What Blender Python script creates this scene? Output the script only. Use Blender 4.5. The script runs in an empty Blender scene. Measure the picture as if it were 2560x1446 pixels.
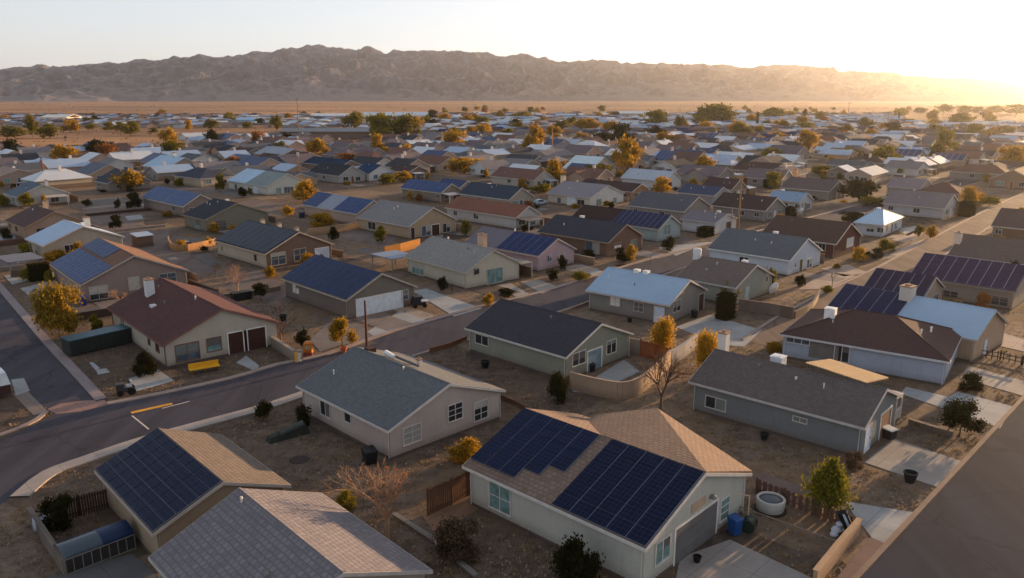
import bpy, math, random
from mathutils import Vector, noise, Matrix
random.seed(7)
D=bpy.data; SC=bpy.context.scene
COL=SC.collection
F=1980.; CX=1280.; CY=723.; P=math.atan(483/F); H=28.
cP,sP=math.cos(P),math.sin(P)
def at(x,y,z=0.):
    dx=(x-CX)/F; dy=-(y-CY)/F
    d=(dx,cP+dy*sP,-sP+dy*cP); t=(z-H)/d[2]
    return Vector((d[0]*t,d[1]*t,z))
def proj(X,Y,Z=0.):
    f=Y*cP+(H-Z)*sP; u=-Y*-sP*0+ (Z-H)*cP+Y*sP
    return CX+F*X/f, CY-F*u/f
def lin(c): return tuple(((v/255)/12.92 if v/255<=.04045 else ((v/255+.055)/1.055)**2.4) for v in c)

# ---------------------------------------------------------------- sky, sun, camera
SUN_AZ,SUN_EL=math.radians(46),math.radians(6.2)
w=D.worlds.new("World"); SC.world=w; w.use_nodes=True
nt=w.node_tree; bg=nt.nodes['Background']; sk=nt.nodes.new('ShaderNodeTexSky')
sk.sky_type='NISHITA'; sk.sun_disc=False; sk.sun_elevation=SUN_EL; sk.sun_rotation=SUN_AZ
sk.altitude=600; sk.air_density=1.0; sk.dust_density=1.0; sk.ozone_density=1.5
sg=nt.nodes.new('ShaderNodeGamma'); sg.inputs[1].default_value=.48; sh_=nt.nodes.new('ShaderNodeHueSaturation'); sh_.inputs['Saturation'].default_value=.45; sh_.inputs['Value'].default_value=1.5
nt.links.new(sk.outputs[0],sg.inputs[0]); nt.links.new(sg.outputs[0],sh_.inputs['Color']); tn=nt.nodes.new('ShaderNodeMix'); tn.data_type='RGBA'; tn.blend_type='MULTIPLY'; tn.inputs[0].default_value=1; tn.inputs[7].default_value=(.93,.97,1.07,1); nt.links.new(sh_.outputs[0],tn.inputs[6]); nt.links.new(tn.outputs[2],bg.inputs[0]); bg.inputs[1].default_value=.13
sd=Vector((math.sin(SUN_AZ)*math.cos(SUN_EL),math.cos(SUN_AZ)*math.cos(SUN_EL),math.sin(SUN_EL)))
sl=D.lights.new('sun','SUN'); sl.energy=5; sl.angle=math.radians(.5); sl.color=(1,.64,.33)
so=D.objects.new('sun',sl); COL.objects.link(so); so.rotation_euler=sd.to_track_quat('Z','Y').to_euler()
cam=D.cameras.new('camera'); cam.sensor_width=36; cam.lens=36*F/2560; cam.clip_end=40000; cam.clip_start=.5
co=D.objects.new('camera',cam); COL.objects.link(co); co.location=(0,0,H); co.rotation_euler=(math.pi/2-P,0,0); SC.camera=co
vs=SC.view_settings; vs.view_transform='Standard'; vs.look='None'; vs.exposure=1.38; vs.gamma=1

# ---------------------------------------------------------------- materials
MATS={}
def newmat(name):
    m=D.materials.new(name); m.use_nodes=True; n=m.node_tree; b=n.nodes['Principled BSDF']
    b.inputs['Roughness'].default_value=.85; b.inputs['Specular IOR Level'].default_value=.25
    return m,n,b
def N(n,t,**k):
    x=n.nodes.new(t)
    for a,v in k.items(): setattr(x,a,v)
    return x
def mixc(n,a,b,f,mode='MIX'):
    m=N(n,'ShaderNodeMix',data_type='RGBA',blend_type=mode)
    for s,v in ((6,a),(7,b),(0,f)):
        if isinstance(v,(tuple,float,int)): m.inputs[s].default_value=(*v,1) if isinstance(v,tuple) else v
        else: n.links.new(v,m.inputs[s])
    return m.outputs[2]
def tex(n,scale,detail=4,rough=.55,vec=None,lo=.3,hi=.7):
    t=N(n,'ShaderNodeTexNoise'); t.inputs['Scale'].default_value=scale; t.inputs['Detail'].default_value=detail; t.inputs['Roughness'].default_value=rough
    if vec: n.links.new(vec,t.inputs['Vector'])
    r=N(n,'ShaderNodeMapRange'); r.inputs[1].default_value=lo; r.inputs[2].default_value=hi
    n.links.new(t.outputs[0],r.inputs[0]); return r.outputs[0]
def bump(n,b,h,s=.3,d=.02):
    u=N(n,'ShaderNodeBump'); u.inputs['Strength'].default_value=s; u.inputs['Distance'].default_value=d
    n.links.new(h,u.inputs['Height']); n.links.new(u.outputs[0],b.inputs['Normal'])
KA=(1.0,.95,.9)
def alb(c,k=1.0):
    l=lin(c); return tuple(min(.85,l[i]*KA[i]*k) for i in range(3))
def mul(c,k): return tuple(min(.95,v*k) for v in c)
def plain(c,rough=.8,spec=.25,metal=0,raw=False):
    key=('p',c,rough,metal)
    if key in MATS: return MATS[key]
    m,n,b=newmat('paint'); col=alb(c)
    tc=N(n,'ShaderNodeTexCoord'); f=tex(n,1.7,5,.6,tc.outputs['Object'])
    n.links.new(mixc(n,mul(col,.85),mul(col,1.1),f),b.inputs['Base Color'])
    b.inputs['Roughness'].default_value=rough; b.inputs['Specular IOR Level'].default_value=spec; b.inputs['Metallic'].default_value=metal
    MATS[key]=m; return m
def stucco(c):
    key=('w',c)
    if key in MATS: return MATS[key]
    m,n,b=newmat('stucco'); col=alb(c)
    tc=N(n,'ShaderNodeTexCoord'); o=tc.outputs['Object']
    f=tex(n,.5,6,.65,o); g=tex(n,9,4,.6,o)
    c1=mixc(n,mul(col,.84),mul(col,1.08),f)
    c2=mixc(n,c1,mixc(n,mul(col,.8),mul(col,1.1),g),.35)
    sx=N(n,'ShaderNodeSeparateXYZ'); n.links.new(o,sx.inputs[0])
    r=N(n,'ShaderNodeMapRange'); r.inputs[1].default_value=.9; r.inputs[2].default_value=0; n.links.new(sx.outputs[2],r.inputs[0])
    mm=N(n,'ShaderNodeMath',operation='MULTIPLY'); n.links.new(r.outputs[0],mm.inputs[0]); n.links.new(g,mm.inputs[1])
    st_=N(n,'ShaderNodeMapping'); st_.inputs['Scale'].default_value=(2.2,2.2,.18); n.links.new(o,st_.inputs[0]); sk_=tex(n,1.3,5,.7,st_.outputs[0],.5,.75); c2=mixc(n,c2,mul(col,.66),mixf(n,sk_,.35))
    n.links.new(mixc(n,c2,alb((98,80,66)),mm.outputs[0]),b.inputs['Base Color'])
    bump(n,b,g,.25,.02); b.inputs['Roughness'].default_value=.92
    MATS[key]=m; return m
def roofmat(c,kind='shingle'):
    key=('r',c,kind)
    if key in MATS: return MATS[key]
    m,n,b=newmat('roof_'+kind); col=alb(c)
    tc=N(n,'ShaderNodeTexCoord'); o=tc.outputs['Object']
    sx=N(n,'ShaderNodeSeparateXYZ'); n.links.new(o,sx.inputs[0]); cx=N(n,'ShaderNodeCombineXYZ')
    n.links.new(sx.outputs[1],cx.inputs[0]); n.links.new(sx.outputs[0],cx.inputs[1])
    # slight waviness
    wv=tex(n,.35,3,.5,o,0,1); sc=N(n,'ShaderNodeMath',operation='MULTIPLY'); sc.inputs[1].default_value=.14; n.links.new(wv,sc.inputs[0])
    n.links.new(sc.outputs[0],cx.inputs[2]); vm=N(n,'ShaderNodeVectorMath',operation='ADD'); n.links.new(cx.outputs[0],vm.inputs[0])
    c3=N(n,'ShaderNodeCombineXYZ'); n.links.new(sc.outputs[0],c3.inputs[1]); n.links.new(c3.outputs[0],vm.inputs[1])
    br=N(n,'ShaderNodeTexBrick'); n.links.new(vm.outputs[0],br.inputs['Vector']); br.inputs['Scale'].default_value=1
    rows={'shingle':(.33,.22,.025),'tile':(.43,.33,.045),'metal':(30,.42,.02)}[kind]
    br.inputs['Brick Width'].default_value=rows[0]; br.inputs['Row Height'].default_value=rows[1]; br.inputs['Mortar Size'].default_value=rows[2]
    br.inputs['Mortar Smooth'].default_value=.6
    v={'shingle':.17,'tile':.19,'metal':.04}[kind]
    br.inputs['Color1'].default_value=(*mul(col,1-v),1); br.inputs['Color2'].default_value=(*mul(col,1+v),1)
    br.inputs['Mortar'].default_value=(*mul(col,{'shingle':.62,'tile':.76,'metal':.86}[kind]),1)
    big=tex(n,.22,5,.6,o); fine=tex(n,6,3,.7,o)
    c1=mixc(n,br.outputs[0],mul(col,.68),mixf(n,big,.5))
    c2=mixc(n,c1,mul(col,1.35),mixf(n,fine,.22))
    n.links.new(c2,b.inputs['Base Color'])
    inv=N(n,'ShaderNodeMath',operation='MULTIPLY_ADD'); inv.inputs[1].default_value=-1; inv.inputs[2].default_value=1
    n.links.new(br.outputs['Fac'],inv.inputs[0]); ad=N(n,'ShaderNodeMath',operation='MULTIPLY_ADD'); ad.inputs[1].default_value=.35
    n.links.new(fine,ad.inputs[0]); n.links.new(inv.outputs[0],ad.inputs[2])
    bump(n,b,ad.outputs[0],{'shingle':.35,'tile':.8,'metal':.4}[kind],{'shingle':.02,'tile':.06,'metal':.02}[kind])
    b.inputs['Roughness'].default_value=.55 if kind=='metal' else .9
    b.inputs['Specular IOR Level'].default_value=.4 if kind=='metal' else .15
    MATS[key]=m; return m
def mixf(n,s,k):
    a=N(n,'ShaderNodeMath',operation='MULTIPLY'); a.inputs[1].default_value=k; n.links.new(s,a.inputs[0]); return a.outputs[0]
def solarmat(c):
    key=('s',c)
    if key in MATS: return MATS[key]
    m,n,b=newmat('solar_cells'); l=lin(c)
    tc=N(n,'ShaderNodeTexCoord'); o=tc.outputs['Object']
    sx=N(n,'ShaderNodeSeparateXYZ'); n.links.new(o,sx.inputs[0]); cx=N(n,'ShaderNodeCombineXYZ')
    n.links.new(sx.outputs[1],cx.inputs[0]); n.links.new(sx.outputs[0],cx.inputs[1])
    br=N(n,'ShaderNodeTexBrick'); br.offset=0; n.links.new(cx.outputs[0],br.inputs['Vector']); br.inputs['Scale'].default_value=1
    br.inputs['Brick Width'].default_value=.33; br.inputs['Row Height'].default_value=.33; br.inputs['Mortar Size'].default_value=.011
    br.inputs['Color1'].default_value=(*mul(l,.75),1); br.inputs['Color2'].default_value=(*mul(l,1.2),1); br.inputs['Mortar'].default_value=(*[v*3+.02 for v in l],1)
    n.links.new(br.outputs[0],b.inputs['Base Color'])
    f=tex(n,.7,3,.5,o); r=N(n,'ShaderNodeMapRange'); r.inputs[3].default_value=.22; r.inputs[4].default_value=.42; n.links.new(f,r.inputs[0])
    b.inputs['Roughness'].default_value=.38; b.inputs['Specular IOR Level'].default_value=.07
    MATS[key]=m; return m
def glassmat(c):
    key=('g',c)
    if key in MATS: return MATS[key]
    m,n,b=newmat('glass'); l=lin(c)
    tc=N(n,'ShaderNodeTexCoord'); f=tex(n,1.6,3,.6,tc.outputs['Object'])
    n.links.new(mixc(n,mul(l,.5),mul(l,1.05),f),b.inputs['Base Color']); b.inputs['Roughness'].default_value=.12; b.inputs['Specular IOR Level'].default_value=.4
    MATS[key]=m; return m
def groundmat():
    m,n,b=newmat('dirt'); tc=N(n,'ShaderNodeTexCoord'); o=tc.outputs['Object']
    a=tex(n,.045,5,.6,o,.35,.65); c=tex(n,.8,9,.74,o,.40,.60); e=tex(n,7,6,.8,o,.42,.60); d=tex(n,.13,5,.6,o,.48,.62)
    base=mixc(n,(.235,.168,.122),(.155,.115,.09),a)
    c1=mixc(n,base,(.05,.036,.029),mixf(n,c,.85))
    c2=mixc(n,c1,(.30,.22,.16),mixf(n,e,.42))
    c3=mixc(n,c2,(.22,.14,.075),mixf(n,d,.5))
    mp=N(n,'ShaderNodeMapping'); mp.inputs['Rotation'].default_value=(0,0,math.radians(46)); n.links.new(o,mp.inputs[0]); wn=N(n,'ShaderNodeTexNoise'); wn.inputs['Scale'].default_value=.08; n.links.new(o,wn.inputs['Vector'])
    wa=N(n,'ShaderNodeVectorMath',operation='MULTIPLY_ADD'); wa.inputs[1].default_value=(3,3,0); n.links.new(wn.outputs['Color'],wa.inputs[0]); n.links.new(mp.outputs[0],wa.inputs[2])
    pl=N(n,'ShaderNodeTexBrick'); n.links.new(wa.outputs[0],pl.inputs['Vector']); pl.inputs['Scale'].default_value=1; pl.inputs['Brick Width'].default_value=17; pl.inputs['Row Height'].default_value=11.5; pl.inputs['Mortar Size'].default_value=0
    pl.inputs['Color1'].default_value=(.50,.48,.50,1); pl.inputs['Color2'].default_value=(1.08,1.02,.97,1); pl.inputs['Mortar'].default_value=(.45,.42,.4,1)
    c3=mixc(n,c3,pl.outputs[0],.85,'MULTIPLY')
    # open desert: sandy, with scrub streaks
    mpd=N(n,'ShaderNodeMapping'); mpd.inputs['Scale'].default_value=(.25,1,1); n.links.new(o,mpd.inputs[0]); s1=tex(n,.006,6,.65,mpd.outputs[0],.38,.6); s2=tex(n,.04,5,.7,mpd.outputs[0],.4,.6)
    des=mixc(n,(.50,.25,.11),(.15,.085,.055),s1); des=mixc(n,des,(.16,.10,.06),mixf(n,s2,.55))
    sx=N(n,'ShaderNodeSeparateXYZ'); n.links.new(o,sx.inputs[0])
    # desert where y + .55*x' large: left field and beyond town
    mr=N(n,'ShaderNodeMapRange'); mr.inputs[1].default_value=-60; mr.inputs[2].default_value=25
    k=N(n,'ShaderNodeMath',operation='MULTIPLY_ADD'); k.inputs[1].default_value=-.9; n.links.new(sx.outputs[0],k.inputs[0]); n.links.new(sx.outputs[1],k.inputs[2])
    k2=N(n,'ShaderNodeMath',operation='MULTIPLY_ADD'); k2.inputs[1].default_value=60; n.links.new(a,k2.inputs[0]); n.links.new(k.outputs[0],k2.inputs[2])
    k3=N(n,'ShaderNodeMath',operation='SUBTRACT'); k3.inputs[1].default_value=560; n.links.new(k2.outputs[0],k3.inputs[0])
    n.links.new(k3.outputs[0],mr.inputs[0])
    n.links.new(mixc(n,c3,des,mr.outputs[0]),b.inputs['Base Color'])
    s=N(n,'ShaderNodeMath',operation='ADD'); n.links.new(c,s.inputs[0]); n.links.new(mixf(n,e,.5),s.inputs[1])
    bump(n,b,s.outputs[0],.55,.09); b.inputs['Roughness'].default_value=.96; b.inputs['Specular IOR Level'].default_value=.1
    return m
def roadmat(c=(74,70,74),streak=None,k=1.):
    m,n,b=newmat('asphalt'); col=alb(c,k); tc=N(n,'ShaderNodeTexCoord'); o=tc.outputs['Object']
    mp=N(n,'ShaderNodeMapping'); mp.inputs['Rotation'].default_value=(0,0,math.radians(streak or 0)); mp.inputs['Scale'].default_value=(1,.07,1)
    n.links.new(o,mp.inputs[0]); f=tex(n,.55,5,.6,mp.outputs[0],.35,.65); g=tex(n,.12,5,.6,o,.35,.65); h=tex(n,12,3,.8,o,.3,.7)
    c1=mixc(n,mul(col,.72),mul(col,1.18),f); c2=mixc(n,c1,mul(col,1.3),mixf(n,g,.4)); c3=mixc(n,c2,mul(col,.6),mixf(n,h,.2))
    vo=N(n,'ShaderNodeTexVoronoi',feature='DISTANCE_TO_EDGE'); vo.inputs['Scale'].default_value=.11; wp=N(n,'ShaderNodeTexNoise'); wp.inputs['Scale'].default_value=.5; wp.inputs['Detail'].default_value=5
    n.links.new(o,wp.inputs['Vector']); va=N(n,'ShaderNodeVectorMath',operation='MULTIPLY_ADD'); va.inputs[1].default_value=(3,3,0); n.links.new(wp.outputs['Color'],va.inputs[0]); n.links.new(o,va.inputs[2]); n.links.new(va.outputs[0],vo.inputs['Vector'])
    vr=N(n,'ShaderNodeMapRange'); vr.inputs[1].default_value=.012; vr.inputs[2].default_value=.004; n.links.new(vo.outputs['Distance'],vr.inputs[0]); c3=mixc(n,c3,mul(col,.42),mixf(n,vr.outputs[0],.5))
    pa=tex(n,.07,2,.3,o,.6,.62); c3=mixc(n,c3,mul(col,1.35),mixf(n,pa,.3))
    n.links.new(c3,b.inputs['Base Color']); bump(n,b,h,.2,.01); b.inputs['Roughness'].default_value=.9; b.inputs['Specular IOR Level'].default_value=.06
    return m
def concrete(c=(140,132,126)):
    key=('c',c)
    if key in MATS: return MATS[key]
    m,n,b=newmat('concrete'); col=alb(c); tc=N(n,'ShaderNodeTexCoord'); o=tc.outputs['Object']
    f=tex(n,.4,6,.65,o,.3,.7); g=tex(n,4,4,.7,o)
    c1=mixc(n,mixc(n,mul(col,.72),mul(col,1.1),f),mul(col,.8),mixf(n,g,.4))
    mp=N(n,'ShaderNodeMapping'); mp.inputs['Rotation'].default_value=(0,0,math.radians(44)); n.links.new(o,mp.inputs[0]); br=N(n,'ShaderNodeTexBrick'); br.offset=0; n.links.new(mp.outputs[0],br.inputs['Vector'])
    br.inputs['Scale'].default_value=1; br.inputs['Brick Width'].default_value=2.7; br.inputs['Row Height'].default_value=2.7; br.inputs['Mortar Size'].default_value=.035; br.inputs['Mortar Smooth'].default_value=.3
    n.links.new(mixc(n,c1,mul(col,.5),mixf(n,br.outputs['Fac'],.7)),b.inputs['Base Color'])
    bump(n,b,g,.15,.01); MATS[key]=m; return m
def leafmat(name,c1,c2,tr=.45):
    m=D.materials.new(name); m.use_nodes=True; n=m.node_tree; n.nodes.remove(n.nodes['Principled BSDF']); out=n.nodes['Material Output']
    tc=N(n,'ShaderNodeTexCoord'); oi=N(n,'ShaderNodeObjectInfo'); ad=N(n,'ShaderNodeVectorMath',operation='ADD')
    n.links.new(tc.outputs['Object'],ad.inputs[0]); n.links.new(oi.outputs['Random'],ad.inputs[1])
    f=tex(n,4.5,4,.7,ad.outputs[0],.3,.7); c=mixc(n,c1,c2,f)
    hs=N(n,'ShaderNodeHueSaturation'); mr=N(n,'ShaderNodeMapRange'); mr.inputs[3].default_value=.75; mr.inputs[4].default_value=1.2
    n.links.new(oi.outputs['Random'],mr.inputs[0]); n.links.new(mr.outputs[0],hs.inputs['Value']); n.links.new(c,hs.inputs['Color'])
    d=N(n,'ShaderNodeBsdfDiffuse'); t=N(n,'ShaderNodeBsdfTranslucent'); mx=N(n,'ShaderNodeMixShader'); mx.inputs[0].default_value=tr
    for s in (d,t): n.links.new(hs.outputs[0],s.inputs[0])
    n.links.new(d.outputs[0],mx.inputs[1]); n.links.new(t.outputs[0],mx.inputs[2]); n.links.new(mx.outputs[0],out.inputs[0]); return m
LEAF={'w':leafmat('golden_brown_leaves',(.40,.24,.03),(.10,.07,.015),.45),'g':leafmat('golden_leaves',(.52,.29,.03),(.17,.10,.015),.45),'o':leafmat('olive_leaves',(.24,.18,.02),(.09,.08,.014),.4),
 'd':leafmat('dark_leaves',(.045,.035,.012),(.018,.02,.008),.2),'r':leafmat('russet_leaves',(.38,.15,.04),(.17,.07,.025),.4),
 'n':leafmat('pine_needles',(.20,.17,.02),(.10,.10,.015),.35),'y':leafmat('dry_grass',(.36,.25,.13),(.2,.13,.06),.3),
 's':leafmat('scrub_twigs',(.16,.10,.06),(.09,.06,.035),.2)}
BARK=plain((92,70,58)); PALEBARK=plain((160,124,98))

# ---------------------------------------------------------------- mesh helpers
class MB:
    def __init__(s): s.v=[]; s.f=[]; s.m=[]
    def quad(s,pts,mi=0):
        i=len(s.v); s.v+= [tuple(p) for p in pts]; s.f.append(tuple(range(i,i+len(pts)))); s.m.append(mi); return s
    def box(s,x0,x1,y0,y1,z0,z1,mi=0,rot=0,c=(0,0)):
        i=len(s.v)
        p=[(x,y,z) for z in (z0,z1) for x,y in ((x0,y0),(x1,y0),(x1,y1),(x0,y1))]
        if rot:
            cr,sr=math.cos(rot),math.sin(rot); p=[(c[0]+(x-c[0])*cr-(y-c[1])*sr,c[1]+(x-c[0])*sr+(y-c[1])*cr,z) for x,y,z in p]
        s.v+=p
        for f in ((0,3,2,1),(4,5,6,7),(0,1,5,4),(1,2,6,5),(2,3,7,6),(3,0,4,7)): s.f.append(tuple(i+k for k in f)); s.m.append(mi)
        return s
    def hexa(s,p,mi=0):   # 8 pts: bottom 4, top 4 (ccw)
        i=len(s.v); s.v+=[tuple(q) for q in p]
        for f in ((0,3,2,1),(4,5,6,7),(0,1,5,4),(1,2,6,5),(2,3,7,6),(3,0,4,7)): s.f.append(tuple(i+k for k in f)); s.m.append(mi)
        return s
    def tube(s,a,b,ra,rb=None,n=8,mi=0,cap=True):
        rb=ra if rb is None else rb; a=Vector(a); b=Vector(b); d=(b-a)
        if d.length<1e-6: return s
        q=d.to_track_quat('Z','Y'); i=len(s.v)
        for c,r in ((a,ra),(b,rb)):
            for k in range(n):
                t=2*math.pi*k/n; s.v.append(tuple(c+q@Vector((r*math.cos(t),r*math.sin(t),0))))
        for k in range(n): s.f.append((i+k,i+(k+1)%n,i+n+(k+1)%n,i+n+k)); s.m.append(mi)
        if cap: s.f.append(tuple(i+n+k for k in range(n))); s.m.append(mi); s.f.append(tuple(i+k for k in reversed(range(n)))); s.m.append(mi)
        return s
    def lathe(s,prof,n=20,mi=0,c=(0,0)):
        i=len(s.v)
        for r,z in prof:
            for k in range(n): t=2*math.pi*k/n; s.v.append((c[0]+r*math.cos(t),c[1]+r*math.sin(t),z))
        for j in range(len(prof)-1):
            for k in range(n): a=i+j*n; s.f.append((a+k,a+(k+1)%n,a+n+(k+1)%n,a+n+k)); s.m.append(mi)
        return s
    def mesh(s,name,mats,smooth=False):
        me=D.meshes.new(name); me.from_pydata(s.v,[],s.f); 
        for m in (mats if isinstance(mats,(list,tuple)) else [mats]): me.materials.append(m)
        if any(s.m): me.polygons.foreach_set('material_index',s.m)
        if smooth: me.polygons.foreach_set('use_smooth',[True]*len(s.f))
        me.update(); return me
    def obj(s,name,mats,parent=None,smooth=False):
        o=D.objects.new(name,s.mesh(name,mats,smooth)); COL.objects.link(o)
        if parent: o.parent=parent
        return o
def tag(o,label=None,cat=None,group=None,kind=None):
    if label: o['label']=label
    if cat: o['category']=cat
    if group: o['group']=group
    if kind: o['kind']=kind
    return o
def empty(name,loc,rz=0,label=None,cat=None,group=None):
    o=D.objects.new(name,None); COL.objects.link(o); o.location=loc; o.rotation_euler=(0,0,rz); o.empty_display_size=.5
    return tag(o,label,cat,group)
def inpoly(x,y,p):
    r=False; j=len(p)-1
    for i in range(len(p)):
        if (p[i][1]>y)!=(p[j][1]>y) and x<(p[j][0]-p[i][0])*(y-p[i][1])/(p[j][1]-p[i][1])+p[i][0]: r=not r
        j=i
    return r
BLOCK=[]   # (x,y,r) footprints for scatter tests
POLYS=[]

# ---------------------------------------------------------------- ground
def sheet(name,poly,z,mat,kind='structure',block=True,label=None):
    b=MB(); b.quad([(p[0],p[1],z) for p in poly]); o=b.obj(name,mat)
    me=o.data
    if me.polygons[0].normal.z<0: me.flip_normals()
    tag(o,kind=kind)
    if block: POLYS.append([(p[0],p[1]) for p in poly])
    return o
def grid_sheet(name,x0,x1,y0,y1,z,mat):
    b=MB(); b.quad([(x0,y0,z),(x1,y0,z),(x1,y1,z),(x0,y1,z)]); o=b.obj(name,mat); tag(o,kind='structure'); return o
grid_sheet('ground',-12000,12000,-60,16000,0,groundmat())
def px(l,z=0): return [at(x,y,z) for x,y in l]
def strip(a,w,side):
    """offset polyline a (Vectors) by w to side (+1 left)"""
    out=[]
    for i,p in enumerate(a):
        q=a[min(i+1,len(a)-1)]-a[max(i-1,0)]; q.normalize(); out.append(p+Vector((-q.y,q.x,0))*w*side)
    return out
def smooth(pl,n=4):
    out=[]
    for i in range(len(pl)-1):
        p0=pl[max(i-1,0)];p1=pl[i];p2=pl[i+1];p3=pl[min(i+2,len(pl)-1)]
        for k in range(n):
            t=k/n; out.append(.5*((2*p1)+(-p0+p2)*t+(2*p0-5*p1+4*p2-p3)*t*t+(-p0+3*p1-3*p2+p3)*t*t*t))
    out.append(pl[-1]); return out
def kerb(name,line,w,side,mat,h=.12):
    """a raised kerb band along line, on the given side"""
    o2=strip(line,w,side); b=MB()
    for i in range(len(line)-1):
        A,B,C,E=line[i],line[i+1],o2[i+1],o2[i]
        if side<0: A,B,C,E=E,C,B,A
        b.quad([(A.x,A.y,h),(B.x,B.y,h),(C.x,C.y,h),(E.x,E.y,h)])
        b.quad([(A.x,A.y,0),(B.x,B.y,0),(B.x,B.y,h),(A.x,A.y,h)]); b.quad([(C.x,C.y,0),(E.x,E.y,0),(E.x,E.y,h),(C.x,C.y,h)])
    o=b.obj(name,mat); tag(o,kind='structure'); POLYS.append([(p.x,p.y) for p in line]+[(p.x,p.y) for p in reversed(o2)]); return o
R1u=px([(351,999),(577,950),(700,914),(818,889),(983,832),(1067,808),(1207,768),(1352,734),(1492,690),(1617,653),(1797,606)])
R1l=px([(25,1245),(105,1182),(211,1143),(334,1101),(460,1066),(643,1017),(756,980),(900,933),(1033,889),(1168,850),(1399,779),(1472,754),(1585,718),(1700,672),(1860,628)])
R1u=smooth([at(268,1014)]+R1u[0:],3); R1l=smooth(R1l,3)
dB=Vector((math.sin(math.radians(43)),math.cos(math.radians(43)),0)); dA=Vector((-dB.y,dB.x,0))
R1u.append(R1u[-1]+dB*200); R1l.append(R1l[-1]+dB*200)
left=px([(245,1022),(130,1036),(118,1052),(60,1078),(0,1098),(-200,1130),(-200,1350),(0,1262)])
road1=[*left[::-1][0:0]]
poly1=[*R1u,*R1l[::-1],*px([(0,1262),(-250,1350),(-250,1150),(0,1098),(60,1078),(112,1050),(135,1034),(268,1012)])]
sheet('road',poly1,.014,roadmat((70,68,76),43))
# side street on the left (towards the upper left) and its pale worn apron
sheet('road',px([(0,706),(109,830),(268,998),(262,1016),(135,1036),(125,1026),(40,980),(0,915),(-140,700),(-140,540)]),.009,roadmat((72,70,78),-47))
sheet('pavement',px([(262,1000),(270,1013),(200,1030),(140,1036),(118,1024),(150,1010),(215,1002)]),.022,concrete((142,112,104)))
# parallel street at the upper right and the wide road lower right
R4l=smooth(px([(2700,405),(2560,480),(2470,522),(2320,600),(2190,669),(2080,720),(1982,769),(1923,802),(1850,850)]),2)
R4r=[p-Vector((dA.x,dA.y,0))*6.6 for p in R4l]
sheet('road',[*R4l,*R4r[::-1]],.014,roadmat((118,102,92),43))
R3l=px([(2151,1446),(2560,1001)]); R3l=[R3l[0]-(R3l[1]-R3l[0])*.5,R3l[0],R3l[1],R3l[1]+(R3l[1]-R3l[0])*3]
R3r=[p-dA*11 for p in R3l]
sheet('road',[*R3l,*R3r[::-1]],.014,roadmat((48,52,64),43))
conc=concrete((150,132,124))
kerb('kerb',R1u,.75,1,conc); kerb('kerb',R1l[:21],1.35,-1,concrete((158,148,142))); kerb('kerb',R1l[20:],.4,-1,conc)
kerb('kerb',R4l,.5,1,conc); kerb('kerb',R4r,.5,-1,conc); kerb('kerb',R3l,.35,1,concrete((128,108,96))); kerb('kerb',R3r,.8,-1,conc)
kerb('kerb',smooth(px([(0,706),(109,830),(200,926),(268,998)]),2),1.0,-1,concrete((134,122,124)))
kerb('kerb',smooth(px([(0,1092),(55,1072),(100,1050),(122,1030)]),3),.5,1,conc)
# extra street running towards the camera between the left-hand rows
# painted road marks
ym=plain((205,145,50)); wm=plain((190,182,176))
def mark(pl,w,mat,z=.022):
    a,b=px(pl); d=(b-a).normalized(); n=Vector((-d.y,d.x,0))*w/2
    sheet('road_marking',[a-n,b-n,b+n,a+n],z,mat,block=False)
mark([(328,1033),(431,1010)],.55,ym); mark([(405,1022),(474,1004)],.14,wm); mark([(330,1040),(372,1074)],.14,wm)
# driveways, slabs and paths
pale=concrete((146,140,136)); cool=concrete((150,152,154)); warm=concrete((158,140,128)); grey=concrete((104,100,98)); pink=concrete((140,110,100))
def slab(pl,mat=pale,z=.03,name='driveway',joint=True):
    return sheet(name,px(pl),z,mat)
slab([(2160,1157),(2235,1098),(2413,1157),(2352,1222)]); slab([(2178,1158),(2170,1140),(2235,1095),(2250,1100)],grey,.026)
slab([(2340,1010),(2395,980),(2535,1018),(2500,1072)],cool); slab([(2250,985),(2265,968),(2400,1000),(2360,1022)],cool,.026,'path')
slab([(2400,945),(2420,915),(2560,953),(2610,990),(2590,1000)],pale)
slab([(1690,1446),(1700,1395),(1825,1350),(2030,1446),(2100,1500),(1690,1500)],pale)
slab([(2115,1255),(2290,1283),(2220,1363),(2180,1346),(2135,1290)],cool); slab([(2090,1446),(2180,1340),(2222,1365),(2145,1450),(2100,1500)],concrete((112,88,84)),.026,'pavement')
slab([(1895,1180),(2110,1252),(2135,1320),(2110,1312),(1900,1212)],concrete((108,90,86)),.026,'path')
slab([(918,830),(1000,778),(1068,802),(965,832),(940,845)],cool); slab([(840,790),(905,815),(935,842),(842,868),(800,880),(775,850)],concrete((112,104,100)),.026)
slab([(1030,728),(1065,722),(1205,772),(1135,792)],cool)
slab([(1235,715),(1275,708),(1330,740),(1300,748)],pale); slab([(1300,705),(1345,700),(1398,718),(1355,735)],pale)
slab([(1425,665),(1455,662),(1520,684),(1490,692)],cool); slab([(1645,620),(1725,610),(1790,604),(1745,618),(1690,640)],cool)
slab([(1688,818),(1775,788),(1905,826),(1860,868),(1800,862)],cool)
slab([(590,908),(615,890),(648,915),(640,930)],cool); slab([(320,948),(395,925),(436,953),(342,980)],cool,.04,'path')
slab([(223,908),(232,906),(250,922),(240,928)],cool,.04,'path'); slab([(240,926),(265,922),(276,932),(245,938)],cool,.04,'path')
slab([(1995,725),(2060,680),(2140,690),(2070,722)],warm); slab([(2050,672),(2120,662),(2170,682),(2110,692)],warm)
slab([(2200,650),(2255,620),(2310,598),(2290,618),(2240,645)],warm); slab([(2290,565),(2305,572),(2270,590),(2240,575)],cool)
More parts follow.
